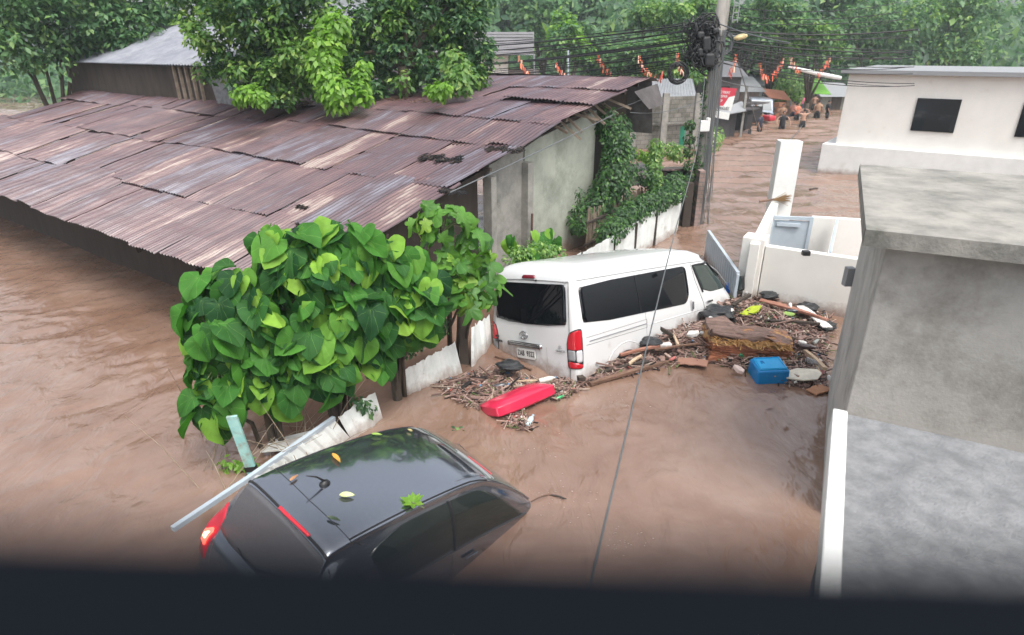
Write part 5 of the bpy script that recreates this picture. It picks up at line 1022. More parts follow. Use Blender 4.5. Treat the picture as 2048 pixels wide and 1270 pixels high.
# ------------------------------------------------------------------ white house beyond the roof, antenna rods
wh = thing('white_house', 'white two tone building with louvred upper wall beyond the roof ridge', 'building', at(1030, 150, 44)); A = at(975, 66, 44); B = at(1068, 66, 44)
b = MB(); b.prism([Vector((A.x-6, 44, at(1030, 108, 44).z)), Vector((B.x, 44, at(1030, 108, 44).z)), Vector((B.x, 44, A.z)), Vector((A.x-6, 44, A.z))], (0, 6, 0)); b.build('upper_wall', M['white_trim'], wh, world=True)
b = MB()
for v in (66, 72, 79, 84, 90, 97, 103, 108): p = at(1068, v, 43.9); b.beam(Vector((A.x-6, 43.9, p.z)), Vector((B.x, 43.9, p.z)), .1, .12 if v != 90 else .25)
b.build('louvres', mat('louv', (.28, .28, .3), rough=.6), wh, world=True)
b = MB(); b.prism([Vector((A.x-6, 45, -1)), Vector((at(1016, 110, 45).x, 45, -1)), Vector((at(1016, 110, 45).x, 45, A.z-1)), Vector((A.x-6, 45, A.z-1))], (0, 4, 0)); b.build('lower_wall', M['white_wall'], wh, world=True)
b = MB(); b.box((at(1040, 130, 45).x, 47, 1.0), (2.6, 3, 4.2)); b.build('brown_annex', mat('annex', (.16, .13, .12), (.22, .19, .18), scale=1), wh, world=True)
b = MB(); b.tube([at(1136, 100, 24), at(1136, 152, 24)], .035, 8); tag(b.build('antenna_rod', M['gate_paint']), 'thin blue grey upright rod behind the roof ridge', 'rod')
b = MB(); b.tube([at(1068, 108, 24), at(1068, 154, 24)], .03, 8); tag(b.build('antenna_rod', M['plastic_grey']), 'thin grey upright rod before the white house annex', 'rod')
# ------------------------------------------------------------------ debris raft against the van
F1 = [(1142, 752), (1215, 706), (1290, 672), (1360, 640), (1430, 600), (1485, 578), (1500, 585), (1590, 596), (1662, 640), (1655, 700), (1650, 782), (1590, 776), (1500, 748), (1420, 728), (1330, 735), (1230, 760), (1180, 770)]
F2 = [(872, 772), (930, 752), (1000, 742), (1060, 762), (1110, 765), (1150, 745), (1180, 768), (1120, 800), (1060, 792), (1000, 815), (955, 822), (905, 795)]
F3 = [(1010, 838), (1045, 820), (1062, 850), (1070, 862), (1040, 862), (1015, 850)]
def inside(p, poly):
    c = False; n = len(poly)
    for i in range(n):
        a, b = poly[i], poly[(i+1) % n]
        if (a[1] > p[1]) != (b[1] > p[1]) and p[0] < (b[0]-a[0])*(p[1]-a[1])/(b[1]-a[1])+a[0]: c = not c
    return c
def wpoly(px): return [(up(u, v).x, up(u, v).y) for u, v in px]
PF1, PF2, PF3 = wpoly(F1), wpoly(F2), wpoly(F3)
def edge_d(p, poly):
    m = 9; P = Vector(p)
    for i in range(len(poly)):
        a, b = Vector(poly[i]), Vector(poly[(i+1) % len(poly)]); t = max(0, min(1, (P-a).dot(b-a)/(b-a).length_squared)); m = min(m, (P-a.lerp(b, t)).length)
    return m
def pick(poly, r_):
    xs = [p[0] for p in poly]; ys = [p[1] for p in poly]
    while True:
        p = (r_.uniform(min(xs), max(xs)), r_.uniform(min(ys), max(ys)))
        if inside(p, poly): return p
dmats = [mat('deb_a', (.10, .055, .045), (.15, .09, .07), scale=20, rough=.55), mat('deb_b', (.19, .115, .095), (.26, .17, .14), scale=20, rough=.6), mat('deb_c', (.28, .19, .16), (.38, .28, .23), scale=20, rough=.6), mat('deb_d', (.02, .017, .016), rough=.4), mat('deb_e', (.38, .31, .25), (.28, .2, .16), scale=20, rough=.6), mat('deb_g', (.07, .11, .03), (.12, .15, .05), scale=20, rough=.6), mat('deb_w', (.55, .53, .49), (.42, .39, .34), scale=20, rough=.5), mat('deb_r', (.36, .10, .08), rough=.5), mat('deb_bl', (.06, .16, .28), rough=.5)]
def raft(poly, n, hmax, label, seed):
    r_ = random.Random(seed); b = MB(); hf = lambda p: min(1, edge_d(p, poly)/.55)*hmax*(.6+.4*math.sin(p[0]*3+p[1]*2))
    # matted base: a lumpy sheet under the loose pieces
    xs = [p[0] for p in poly]; ys = [p[1] for p in poly]; st = .055; nx_ = int((max(xs)-min(xs))/st)+1; ny_ = int((max(ys)-min(ys))/st)+1; idx = {}
    for i in range(nx_+1):
        for j in range(ny_+1):
            p = (min(xs)+i*st, min(ys)+j*st); ins = inside(p, poly)
            z = hf(p)*.8+r_.uniform(-.02, .035)+.02 if ins else -.08
            if ins or edge_d(p, poly) < st*1.5: idx[(i, j)] = len(b.v); b.v.append((p[0]+r_.uniform(-.02, .02), p[1]+r_.uniform(-.02, .02), z))
    for i in range(nx_):
        for j in range(ny_):
            q = [idx.get(k) for k in ((i, j), (i+1, j), (i+1, j+1), (i, j+1))]
            if None not in q: b.f.append(tuple(q)); b.m.append(r_.choice((0, 0, 3, 1)))
    for i in range(n):
        p = pick(poly, r_); z = hf(p)+r_.uniform(-.01, .06); k = r_.gauss(.6, .9); tl = r_.gauss(0, .22); kind = r_.random(); b.cur = r_.choices(range(6), (26, 28, 20, 12, 9, 5))[0]
        if kind < .72:   # sticks, slivers, stems
            L = min(.7, r_.expovariate(1/.11)+.03); d = Vector((math.cos(k), math.sin(k), tl)).normalized()*L/2; c = Vector((p[0], p[1], z)); wd = r_.uniform(.004, .012)+L*.02
            b.beam(c-d, c+d, wd, wd*r_.uniform(.3, 1))
        elif kind < .745 and edge_d(p, poly) > .12:   # broken boards and bark plates
            L = r_.uniform(.10, .30); b.cur = r_.choice((0, 1, 2, 3, 1)); R = Euler((r_.uniform(-.5, .5), r_.uniform(-.4, .4), k)).to_matrix(); b.box((p[0], p[1], z+.01), (L, r_.uniform(.03, .08), r_.uniform(.008, .025)), R)
        elif kind < .775:   # scraps of plastic and paper
            s = r_.uniform(.012, .034); b.cur = r_.choice((6, 6, 7, 4, 8, 3)); R = Euler((r_.uniform(-.9, .9), r_.uniform(-.9, .9), k)).to_matrix(); b.box((p[0], p[1], z+.015), (s*r_.uniform(1, 2), s, .01), R)
        else:            # chips, leaves, peel
            s = r_.uniform(.012, .045); R = Euler((r_.uniform(-.7, .7), r_.uniform(-.7, .7), k)).to_matrix(); b.box((p[0], p[1], z), (s*r_.uniform(1, 2.2), s, .006), R)
    o = b.build('debris_raft', dmats, fixn=False); return tag(o, label, 'debris', kind='stuff')
raft(PF1, 9500, .17, 'thick raft of splintered wood, sticks and rubbish jammed along the white van side', 1)
raft(PF2, 3200, .05, 'thin raft of twigs and scraps around the red cushion', 2)
raft(PF3, 260, .02, 'small clump of floating twigs below the red cushion', 3)
def zf1(p): return min(1, edge_d(p, PF1)/.55)*.17
def plank(px0, px1, w_, h_, mt, label, z=.10, dz=0.0, name='plank', cat='plank', group='loose planks in the debris', seed=0):
    A = up(*px0, z); B = up(*px1, z+dz); r_ = random.Random(seed+int(px0[0])); d = (B-A).normalized(); s_ = Vector((-d.y, d.x, 0)); b = MB(); n = 8; vs = []
    for i in range(n+1):
        t = i/n; c = A.lerp(B, t)+Vector((0, 0, .015*math.sin(t*3))); ww = w_*(1+r_.uniform(-.12, .12)); e = r_.uniform(-.02, .02)*(i in (0, n))
        for sx, sz in ((-1, -1), (1, -1), (1, 1), (-1, 1)): vs.append(c+s_*sx*ww/2+Vector((0, 0, sz*h_/2))+d*e*sx)
    b.add(vs, [(i*4+k, i*4+(k+1) % 4, (i+1)*4+(k+1) % 4, (i+1)*4+k) for i in range(n) for k in range(4)]+[(3, 2, 1, 0), (n*4, n*4+1, n*4+2, n*4+3)])
    return tag(b.build(name, mt, bevel=.003), label, cat, group)
W1_, W2_, W3_ = M['wood_brown'], M['wood_pale'], M['wood_dark']; W4_ = mat('wood_red', (.24, .10, .065), (.34, .17, .12), scale=5, rough=.7, bump=.3)
plank((1180, 768), (1345, 722), .06, .05, W1_, 'long brown pole lying on the water edge of the raft below the van', .05)
plank((1520, 600), (1618, 628), .14, .03, W4_, 'long reddish board leaning along the foot of the white courtyard wall', .20)
plank((1600, 612), (1655, 655), .16, .02, M['white_trim'], 'broad white board at the foot of the white wall near the right edge', .18)
plank((1322, 658), (1350, 676), .08, .06, W3_, 'short dark timber stub poking up against the van side', .34, -.15)
plank((1345, 668), (1356, 690), .04, .03, W2_, 'small pale stick below the dark stub by the van side', .22)
plank((1258, 728), (1283, 712), .05, .03, W2_, 'short pale wood sliver by the van rear wheel', .12)
plank((1610, 702), (1650, 738), .06, .05, W2_, 'pale yellow stick right of the blue crate', .16)
plank((1620, 712), (1640, 745), .02, .02, W2_, 'thin pale stick crossing beside the thick pale yellow one', .12)
plank((1240, 710), (1330, 690), .05, .04, W4_, 'reddish batten along the van side above the rear wheel', .16)
plank((1310, 700), (1400, 688), .04, .03, W1_, 'brown batten lying in the middle of the raft', .18)
plank((1200, 745), (1300, 722), .05, .03, W3_, 'dark wet batten on the raft front near the van tail', .08)
plank((1530, 642), (1640, 648), .05, .04, W3_, 'dark thin branch lying across the raft behind the big timber block', .22)
plank((1560, 612), (1655, 640), .06, .04, W4_, 'reddish brown batten in front of the white board at the wall', .22)
plank((1465, 612), (1500, 590), .06, .06, W3_, 'dark branch stub pointing to the pillar near the blue barrel', .22)
plank((990, 712), (1062, 740), .035, .03, W1_, 'single brown stick floating in the calm water behind the van', .02)
plank((1010, 767), (1075, 762), .03, .03, W2_, 'pale thin stick floating above the red cushion', .05)
plank((930, 780), (975, 765), .035, .03, W4_, 'reddish stick left of the dark pot in the small raft', .06)
plank((880, 762), (915, 790), .03, .03, W1_, 'curved brown stick at the left end of the small raft', .03)
plank((1140, 742), (1165, 760), .09, .07, W3_, 'dark splintered timber end right at the van rear corner', .10)
plank((1042, 820), (1050, 842), .04, .02, W3_, 'dark strip floating just below the red cushion', .03)
plank((1100, 990), (1130, 998), .02, .01, W3_, 'dark stick carried in the current right of the sunken car', .02)
plank((1062, 1003), (1096, 990), .014, .008, W1_, 'thin brown twig in the current ahead of the sunken car', .02)
o = plank((1355, 722), (1415, 728), .22, .02, mat('ply', (.33, .18, .12), (.27, .14, .1), scale=4, rough=.6), 'brown plywood scrap at the water edge left of the big timber block', .06, .02, 'board_scrap', 'board')
plank((1622, 785), (1655, 775), .18, .02, mat('ply2', (.42, .2, .1), (.34, .16, .08), scale=4, rough=.6), 'orange brown board scrap floating at the right wall', .04, 0, 'board_scrap', 'board')
# the big splintered block
bm = bmesh.new(); bmesh.ops.create_cube(bm, size=1); bmesh.ops.subdivide_edges(bm, edges=bm.edges, cuts=14, use_grid_fill=True)
for v in bm.verts:
    x, y, z = v.co; tx = x+.5
    v.co.z = z*(1-.42*tx)-.05*tx+.05*math.sin(x*5)*(z > .2); v.co.y = y*(1-.12*tx)
    n_ = float(fbm(np.array([x*3.3+z*2+5]), np.array([y*3+z*3.3+3]), 4, 6)[0])-.5; v.co += Vector((.16*n_, .26*n_, .24*n_)); v.co.z += .10*(abs(x+.28) < .16)*(z > .2)*math.cos((x+.28)*9)
    if y < -.3 and z > .15: v.co.y += .10*abs(math.sin(x*9))+.03*math.sin(x*37)
me = bpy.data.meshes.new('timber_block'); bm.to_mesh(me); bm.free()
m_, t_, b__ = newmat('torn_wood'); tc = nd(t_, 'ShaderNodeTexCoord'); sx = nd(t_, 'ShaderNodeSeparateXYZ'); t_.links.new(tc.outputs['Object'], sx.inputs[0])
mp = nd(t_, 'ShaderNodeMapping'); mp.inputs['Scale'].default_value = (1, 3, 5); t_.links.new(tc.outputs['Object'], mp.inputs[0])
n1 = nd(t_, 'ShaderNodeTexNoise', Scale=3.2, Detail=9, Roughness=.7); t_.links.new(mp.outputs[0], n1.inputs['Vector'])
n2 = nd(t_, 'ShaderNodeTexNoise', Scale=4.0, Detail=6, Roughness=.6); t_.links.new(tc.outputs['Object'], n2.inputs['Vector'])
base = ramp(t_, n1.outputs[0], [(.35, (.09, .03, .018)), (.5, (.30, .10, .045)), (.66, (.46, .21, .10))])
zz_ = nd(t_, 'ShaderNodeMath', operation='MULTIPLY_ADD'); zz_.inputs[1].default_value = .9; t_.links.new(n2.outputs[0], zz_.inputs[0]); t_.links.new(sx.outputs[2], zz_.inputs[2])
rim = ramp(t_, zz_.outputs[0], [(.52, (0, 0, 0)), (.60, (1, 1, 1)), (.68, (1, 1, 1)), (.76, (0, 0, 0))]); topf = ramp(t_, zz_.outputs[0], [(.72, (0, 0, 0)), (.78, (1, 1, 1))])
x1 = nd(t_, 'ShaderNodeMix', data_type='RGBA'); t_.links.new(rim, x1.inputs[0]); t_.links.new(base, x1.inputs[6]); x1.inputs[7].default_value = (.50, .30, .12, 1)
x2 = nd(t_, 'ShaderNodeMix', data_type='RGBA'); t_.links.new(topf, x2.inputs[0]); t_.links.new(x1.outputs[2], x2.inputs[6]); tn = ramp(t_, n1.outputs[0], [(.38, (.12, .075, .06)), (.62, (.27, .175, .14))]); t_.links.new(tn, x2.inputs[7])
t_.links.new(x2.outputs[2], b__.inputs['Base Color']); b__.inputs['Roughness'].default_value = .75; bp = nd(t_, 'ShaderNodeBump', Strength=1, Distance=.05); t_.links.new(n1.outputs[0], bp.inputs['Height']); t_.links.new(bp.outputs[0], b__.inputs['Normal'])
me.materials.append(m_); me.shade_smooth(); o = link('timber_block', me); p0 = up(1415, 722); p1 = up(1575, 724); c_ = (p0+p1)/2; o.location = c_+Vector((.05, .26, .19)); o.scale = ((p1-p0).length*1.02, .66, .52); o.rotation_euler = (-.05, .06, math.atan2((p1-p0).y, (p1-p0).x)-.03)
tag(o, 'large chunk of torn reddish brown timber with yellow splintered rim behind the blue crate', 'timber')
tb = o; r_ = random.Random(31); b = MB()
for i in range(150):
    x = r_.uniform(-.48, .48); p = Vector((x, -.42+r_.uniform(-.05, .08), .27-.2*(x+.5)*.4+r_.uniform(-.09, .06))); d = Vector((r_.uniform(-.07, .07), r_.uniform(-.10, .02), r_.uniform(-.16, .08))); b.beam(p-d*.4, p+d, .010, .016)
b.build('splinters', mat('splinter', (.55, .34, .13), (.42, .22, .08), scale=20, rough=.8), tb)
b = MB()
for i in range(110):
    x = r_.uniform(-.48, .48); z = r_.uniform(-.4, .15); p = Vector((x, -.47+.04*abs(z), z)); d = Vector((r_.uniform(.04, .14), r_.uniform(-.07, .0), r_.uniform(-.03, .03))); b.beam(p-d*.5, p+d*.5, .012, .02)
b.build('fibres', mat('fibre', (.16, .06, .035), (.30, .13, .07), scale=20, rough=.9), tb)
# blue crate, upturned
def crate():
    P = up(1547, 772); t = thing('blue_crate', 'bright blue upturned plastic crate floating at the front of the debris raft', 'crate', P+Vector((0, .24, 0)), rot=(.10, -.04, .02))
    bl_ = mat('crate_blue', (.0, .16, .42), (.0, .19, .46), scale=6, rough=.35); bl2 = mat('crate_blue_top', (.0, .26, .55), (.01, .30, .6), scale=6, rough=.4)
    b = MB(); w0, w1 = .225, .245; vs = [(-w1, -.2, -.25), (w1, -.2, -.25), (w1, .2, -.25), (-w1, .2, -.25), (-w0, -.185, .24), (w0, -.185, .24), (w0, .185, .24), (-w0, .185, .24)]
    b.add(vs, [(0, 1, 2, 3), (4, 5, 6, 7), (0, 1, 5, 4), (1, 2, 6, 5), (2, 3, 7, 6), (3, 0, 4, 7)]); b.build('body', bl_, t, bevel=.03, seg=4, smooth=True)
    b = MB(); b.box((0, 0, .245), (.40, .31, .03)); b.build('base_panel', bl2, t, bevel=.012, seg=3, smooth=True)
    b = MB()
    for q in (-.14, .14): b.beam((-.19, q, .262), (.19, q, .262), .012, .012)
    b.beam((-.175, -.14, .262), (-.175, .14, .262), .012, .012); b.beam((.175, -.14, .262), (.175, .14, .262), .012, .012); b.build('rib', bl2, t)
    for k in range(2): text_mesh('50', .07, lambda x, y: Vector((x, y, .262)), -.10, .03, (0, 1), (-1, 0), (0, 0, 1), bl_, 'moulded_mark', t, off=.001) if k == 0 else None
    return t
crate()
# red cushion
A = up(975, 832, .06); B = up(1086, 786, .06); L = (B-A).length; bm = bmesh.new(); bmesh.ops.create_cube(bm, size=1); bmesh.ops.subdivide_edges(bm, edges=bm.edges, cuts=7, use_grid_fill=True)
for v in bm.verts:
    x, y, z = v.co; f_ = (1-(2*x)**6)*(1-(2*y)**4); v.co.z = z*(.55+.45*max(f_, 0)); v.co.y = y*(1-.06*(2*x)**2)+.02*math.sin(x*9); v.co.x = x*(1-.05*(2*y)**2); v.co.z += .05*math.sin(x*11)*max(0, z)*(1-abs(2*y))
me = bpy.data.meshes.new('red_cushion'); bm.to_mesh(me); bm.free(); me.materials.append(mat('red_vinyl', (.62, .025, .075), (.52, .02, .06), scale=3, rough=.22, coat=.4, bump=.15, bscale=9)); me.shade_smooth(); o = link('red_cushion', me)
o.location = (A+B)/2+Vector((.03, .10, .02)); o.scale = (L*1.08, .46, .24); o.rotation_euler = (-.35, 0, math.atan2((B-A).y, (B-A).x)); b = o.modifiers.new('s', 'SUBSURF'); b.levels = 1; b.render_levels = 1
tag(o, 'shiny bright red vinyl cushion floating in the water behind the dark car', 'cushion')
# bottles, cups, foam, bags
def bottle(u, v, c, L, ang, label, cap=None, z=None, tilt=.1, clear=False):
    P = up(u, v); z = (zf1((P.x, P.y))+.05 if z is None else z); t = thing('bottle', label, 'bottle', (P.x, P.y, z), rot=(0, PI/2-tilt, ang), group='bottles in the debris'); r = L*.16
    b = MB(); b.lathe([(0, 0), (r*.9, .0), (r, .03*L), (r*.94, .3*L), (r, .34*L), (r, .62*L), (r*.55, .82*L), (r*.36, .88*L), (r*.36, .95*L), (0, .95*L)], n=14); mt = mat('btl', c, rough=.15, coat=.5)
    if clear: bs = mt.node_tree.nodes['Principled BSDF']; bs.inputs['Transmission Weight'].default_value = .7; bs.inputs['IOR'].default_value = 1.2
    b.build('body', mt, t, smooth=True); b = MB(); b.lathe([(0, .94*L), (r*.42, .94*L), (r*.42, 1.0*L), (0, 1.0*L)], n=12); b.build('cap', mat('cap', cap or c, rough=.4), t)
for a in ((1054, 856, (.45, .62, .66), .24, 1.2, 'pale blue bottle floating in the small twig clump', (.3, .5, .6), .03), (1044, 846, (.7, .55, .48), .13, 1.3, 'small pinkish bottle beside the pale blue one in the twig clump', None, .03),
          (1078, 770, (.6, .58, .52), .26, .3, 'whitish jar with bright blue lid at the upper end of the red cushion', (.02, .28, .6), .06), (985, 782, (.06, .06, .065), .24, .2, 'dark pot with a blue band left of the red cushion', (.02, .2, .5), .06),
          (1480, 728, (.01, .12, .05), .24, 1.5, 'dark green bottle standing at the foot of the timber block', None, None), (1500, 742, (.32, .05, .38), .14, .4, 'small purple bottle left of the blue crate', (.05, .3, .15), .04),
          (1595, 712, (.07, .05, .05), .26, -.5, 'dark brown bottle right of the blue crate top', None, None), (1610, 735, (.5, .5, .5), .26, -1.2, 'clear plastic bottle between blue crate and white foam sheet', (.5, .5, .5), None),
          (1112, 800, (.02, .32, .10), .14, .5, 'small bright green bottle off the end of the red cushion', None, .02), (1398, 690, (.55, .55, .54), .22, -.8, 'long grey white bottle just left of the timber block', None, None), (1625, 700, (.3, .32, .3), .2, .8, 'greyish bottle in the raft right of the timber block', None, None), (1570, 645, (.03, .04, .05), .2, -.2, 'dark bottle next to the yellow green slipper', None, None)):
    bottle(a[0], a[1], a[2], a[3], a[4], a[5], a[6], a[7], clear=('clear' in a[5]))
def scrap(u, v, s, c, label, name='foam_piece', cat='foam', h=.06, seed=0, rz=None, z=None, tilt=.35):
    """irregular broken slab"""
    P = up(u, v); r_ = random.Random(int(u*7+v)); z = zf1((P.x, P.y))+.06 if z is None else z; n = r_.randint(5, 8); b = MB(); pol = []
    for i in range(n): a = 2*PI*i/n+r_.uniform(-.3, .3); q = s*r_.uniform(.7, 1.15); pol.append(Vector((q*math.cos(a)*1.3, q*math.sin(a)*.8, r_.uniform(-.01, .01))))
    b.prism(pol, (0, 0, h)); o = b.build(name, mat('scr', c, tuple(x*.8 for x in c), scale=9, rough=.6), bevel=min(.012, h*.3), seg=2); o.location = (P.x, P.y, z-h*.3); o.rotation_euler = (r_.uniform(-tilt, tilt), r_.uniform(-tilt, tilt), r_.uniform(0, 3) if rz is None else rz); return tag(o, label, cat, None)
WH = (.72, .71, .68)
for a in ((1330, 712, .07, WH, 'white foam cup stump in the raft middle below the van door'), (1383, 694, .10, WH, 'white foam wedge just left of the timber block'), (1452, 648, .09, WH, 'white foam lump at the upper left of the timber block'), (1418, 665, .07, (.66, .66, .64), 'white oval foam plate on the dark bag'),
          (1545, 604, .10, (.66, .67, .68), 'white foam shard standing near the white courtyard wall'), (1493, 605, .07, (.45, .45, .44), 'grey white foam cup near the blue barrel'), (1575, 637, .05, WH, 'small white foam lid beside the green strip'), (1600, 708, .06, WH, 'small white foam cap right of the timber block end'), (1638, 750, .06, WH, 'white foam chip at the right wall'), (1475, 755, .08, (.6, .48, .44), 'pinkish wet paper floating left of the blue crate'), (1655, 765, .03, WH, 'tiny white foam bead right at the wall'), (1355, 712, .05, (.45, .4, .34), 'dirty cream foam crumb in the raft middle')):
    scrap(*a)
scrap(1606, 765, .24, (.62, .58, .48), 'large cream white torn foam sheet right of the blue crate', 'foam_sheet', 'foam', .025, rz=.1, tilt=.08)
scrap(1500, 646, .16, (.42, .52, .03), 'yellow green curved plastic piece behind the timber block', 'plastic_piece', 'plastic', .04, rz=.3)
scrap(1574, 652, .10, (.22, .34, .08), 'green plastic strip in the raft right of the yellow one', 'plastic_piece', 'plastic', .02, rz=-.5)
scrap(1611, 712, .05, (.6, .05, .04), 'small red plastic bit right of the timber block', 'plastic_piece', 'plastic', .03)
scrap(1640, 755, .05, (.5, .22, .22), 'pink plastic bit near the right wall', 'plastic_piece', 'plastic', .03)
scrap(1345, 728, .05, (.5, .16, .14), 'pale red plastic bit at the front of the raft', 'plastic_piece', 'plastic', .03)
# dark rubbish bags
def bag(u, v, s, label):
    P = up(u, v); bm = bmesh.new(); bmesh.ops.create_icosphere(bm, subdivisions=4, radius=1)
    for q in bm.verts:
        n_ = float(fbm(np.array([q.co.x*2.2+u]), np.array([q.co.y*2.2+q.co.z*2]), 4, 3)[0])-.5; q.co *= 1+n_*.7; q.co.z *= .45
    me = bpy.data.meshes.new('rubbish_bag'); bm.to_mesh(me); bm.free(); me.materials.append(mat('bagm', (.018, .02, .022), rough=.3, bump=.6, bscale=18)); me.shade_smooth(); o = link('rubbish_bag', me); o.location = (P.x, P.y, zf1((P.x, P.y))+.05); o.scale = (s*1.2, s, s); return tag(o, label, 'bag', 'dark rubbish bags in the debris')
bag(1432, 648, .26, 'big black rubbish bag pressed against the van door'); bag(1535, 612, .14, 'small black bag below the red board near the pillar'); bag(1612, 628, .17, 'black bag in front of the broad white board'); bag(1300, 705, .15, 'black bag between van side and white foam cup'); bag(1648, 660, .17, 'black bag squeezed at the right wall'); bag(1020, 758, .16, 'dark sodden bundle in the small raft above the red cushion')
b = MB(); b.lathe([(0, -.35), (.2, -.35), (.23, -.1), (.23, .1), (.2, .35), (.15, .36), (0, .34)], up(1492, 592)+Vector((0, .05, .12)), 20, Euler((.5, 1.2, .2)).to_matrix()); tag(b.build('blue_barrel', mat('barrel', (.0, .10, .42), rough=.35), smooth=True), 'blue plastic barrel lying between van nose and white pillar', 'barrel')
# green sprigs in the raft
vine('green weed sprigs caught on the raft by the van rear wheel', gl([(1215, 742), (1240, 735), (1262, 728)], 8.45, 8.6, .08), 130, .06, M['leaf_mid'], 51, 'weed', 'weed')
vine('green weed caught behind the right end of the timber block', gl([(1590, 690), (1610, 686)], 9.3, 9.35, .08), 110, .07, M['leaf_mid'], 52, 'weed', 'weed')
vine('grass tuft caught on the sunken bonnet of the dark car', gl([(915, 862), (935, 875)], 6.75, 6.7, .06), 160, .07, M['leaf_dark'], 53, 'weed', 'weed')
# foam flecks riding on the water
fb = MB(); r_ = random.Random(8)
for i in range(150):
    c_ = r_.choice([(1080, 900, 60, 80), (1130, 1010, 60, 50), (1230, 800, 60, 25), (1600, 360, 60, 60), (1450, 420, 40, 50), (1250, 1080, 40, 30), (960, 1050, 50, 60)])
    P = up(r_.gauss(c_[0], c_[2]*.6), r_.gauss(c_[1], c_[3]*.6)); z = float(wave(np.array([P.x]), np.array([P.y]))[0])
    s = r_.uniform(.003, .009); fb.lathe([(0, -.4*s), (s, 0), (0, .35*s)], (P.x, P.y, z+.002), 6, sx=r_.uniform(.8, 2))
tag(fb.build('foam_flecks', mat('fleck', (.42, .33, .28), rough=.5), smooth=True), 'pale foam flecks drifting on the brown water', 'foam', kind='stuff')
tw2 = MB(); P = up(1628, 380); tw2.beam(P+Vector((-.15, 0, .02)), P+Vector((.15, .1, .04)), .08, .05); tag(tw2.build('driftwood', M['wood_dark'], bevel=.01), 'small dark piece of driftwood on the water right of the tall pillar', 'driftwood')
# ------------------------------------------------------------------ the flooded street far off: shops, vehicles, people
sgn = thing('shop_banner', 'tilted red banner with white writing, left side of the far street', 'banner', at(1445, 220, 32))
Y0 = 32; q = [at(1426, 219, Y0), at(1461, 222, Y0+.3), at(1474, 177, Y0+.3), at(1431, 174, Y0)]
ux = (q[1]-q[0]); uy = (q[3]-q[0]); nrm = ux.cross(uy).normalized(); nrm = nrm if nrm.y < 0 else -nrm
def bq(a, c, o_=0): return q[0].lerp(q[1], a).lerp(q[3].lerp(q[2], a), c)+nrm*o_
def bquad(pts, name, mt, o_): b = MB(); v0 = [bq(a, c, o_) for a, c in pts]; b.prism(v0, -nrm*.012); return b.build(name, mt, sgn, world=True)
bquad([(0, 0), (1, 0), (1, 1), (0, 1)], 'cloth', mat('banner_red', (.50, .03, .06), (.42, .03, .05), scale=1, rough=.7), 0)
bquad([(0, 0), (1, 0), (1, .68), (.72, .6), (.52, .2), (0, .16)], 'white_field', M['white_trim'], .02)
def btext(s, size, a, c, mt, sc=1): return text_mesh(s, size, lambda x, y: q[0]+ux*x+uy*y, a, c, (1/ux.length, 0), (0, 1/uy.length), tuple(nrm), mt, 'lettering', None, off=.035, depth=.004, font_scale=sc)
for s, size, a, c, mt, sc in (('RODRIGUEZ', .2, .46, .09, M['black'], .74), ('AUTO PAINT', .17, .42, .80, M['white_trim'], .8), ('& REPAIR', .17, .42, .62, M['white_trim'], .8), ('SHOP', .15, .3, .42, M['white_trim'], .8)):
    o = btext(s, size, a, c, mt, sc); o.parent = sgn; o.matrix_parent_inverse = Matrix.Translation(sgn.location).inverted()
b = MB(); b.prism([at(1426, 234, 31.8), at(1457, 240, 31.8), at(1460, 226, 31.8), at(1428, 221, 31.8)], (0, .06, 0)); tag(b.build('sign_board', M['white_trim']), 'blank white board hanging under the red banner', 'sign board')
st_ = thing('shop_stall', 'dark roadside stall with open front under the red banner', 'stall', up(1445, 275))
b = MB(); p0, p1 = up(1424, 283), up(1468, 272); vrect(b, p0, p1, -1.2, 1.9, 1.6); b.build('wall', mat('stallw', (.03, .03, .035), (.06, .055, .055), scale=2, rough=.8), st_, world=True)
b = MB(); b.prism([Vector((p0.x-.2, p0.y-.5, 1.25)), Vector((p1.x+.3, p1.y-.5, 1.35)), Vector((p1.x+.3, p1.y+.3, 1.75)), Vector((p0.x-.2, p0.y+.3, 1.65))], (0, 0, .05)); b.build('awning', M['plastic_grey'], st_, world=True)
b = MB(); b.beam(Vector((p1.x+.2, p1.y-.4, -1)), Vector((p1.x+.2, p1.y-.4, 2.6)), .12, .12); b.build('post', M['concrete'], st_, world=True)
def motorbike(u, v, label, rz):
    P = up(u, v); t = thing('motor_tricycle', label, 'tricycle', (P.x, P.y, -.25), rz=rz, group='dark tricycles parked in the flooded street')
    b = MB(); b.box((0, 0, .95), (1.5, .75, .9)); b.build('sidecar', M['black'], t, bevel=.12, seg=3)
    b = MB(); b.box((0, 0, 1.62), (1.7, 1.3, .06)); b.build('canopy', mat('cnp', (.05, .05, .055), (.09, .07, .07), scale=4, rough=.4), t, bevel=.02)
    for x in (-.7, .7):
        for y in (-.3, .3): b = MB(); b.beam((x, y, .9), (x, y, 1.6), .04, .04); b.build('canopy_post', M['chrome'], t)
    b = MB(); b.box((0, .65, .85), (1.1, .28, .3)); b.build('seat', M['rubber'], t, bevel=.08)
    b = MB(); b.tube([(.65, .35, 1.15), (.62, .65, 1.2), (.65, .95, 1.15)], .025, 6); b.build('handlebar', M['chrome'], t)
    for x, y in ((-.7, .65), (.8, .65), (0, -.45)):
        b = MB(); b.lathe([(.18, -.04), (.27, -.04), (.29, 0), (.27, .04), (.18, .04)], (x, y, .3), 18, Matrix.Rotation(PI/2, 3, 'X')); b.build('wheel', M['rubber'], t)
motorbike(1482, 268, 'dark canopied tricycle nearest to the red banner', 1.0); motorbike(1500, 252, 'dark canopied tricycle with chrome posts beside the grey minivan', .8)
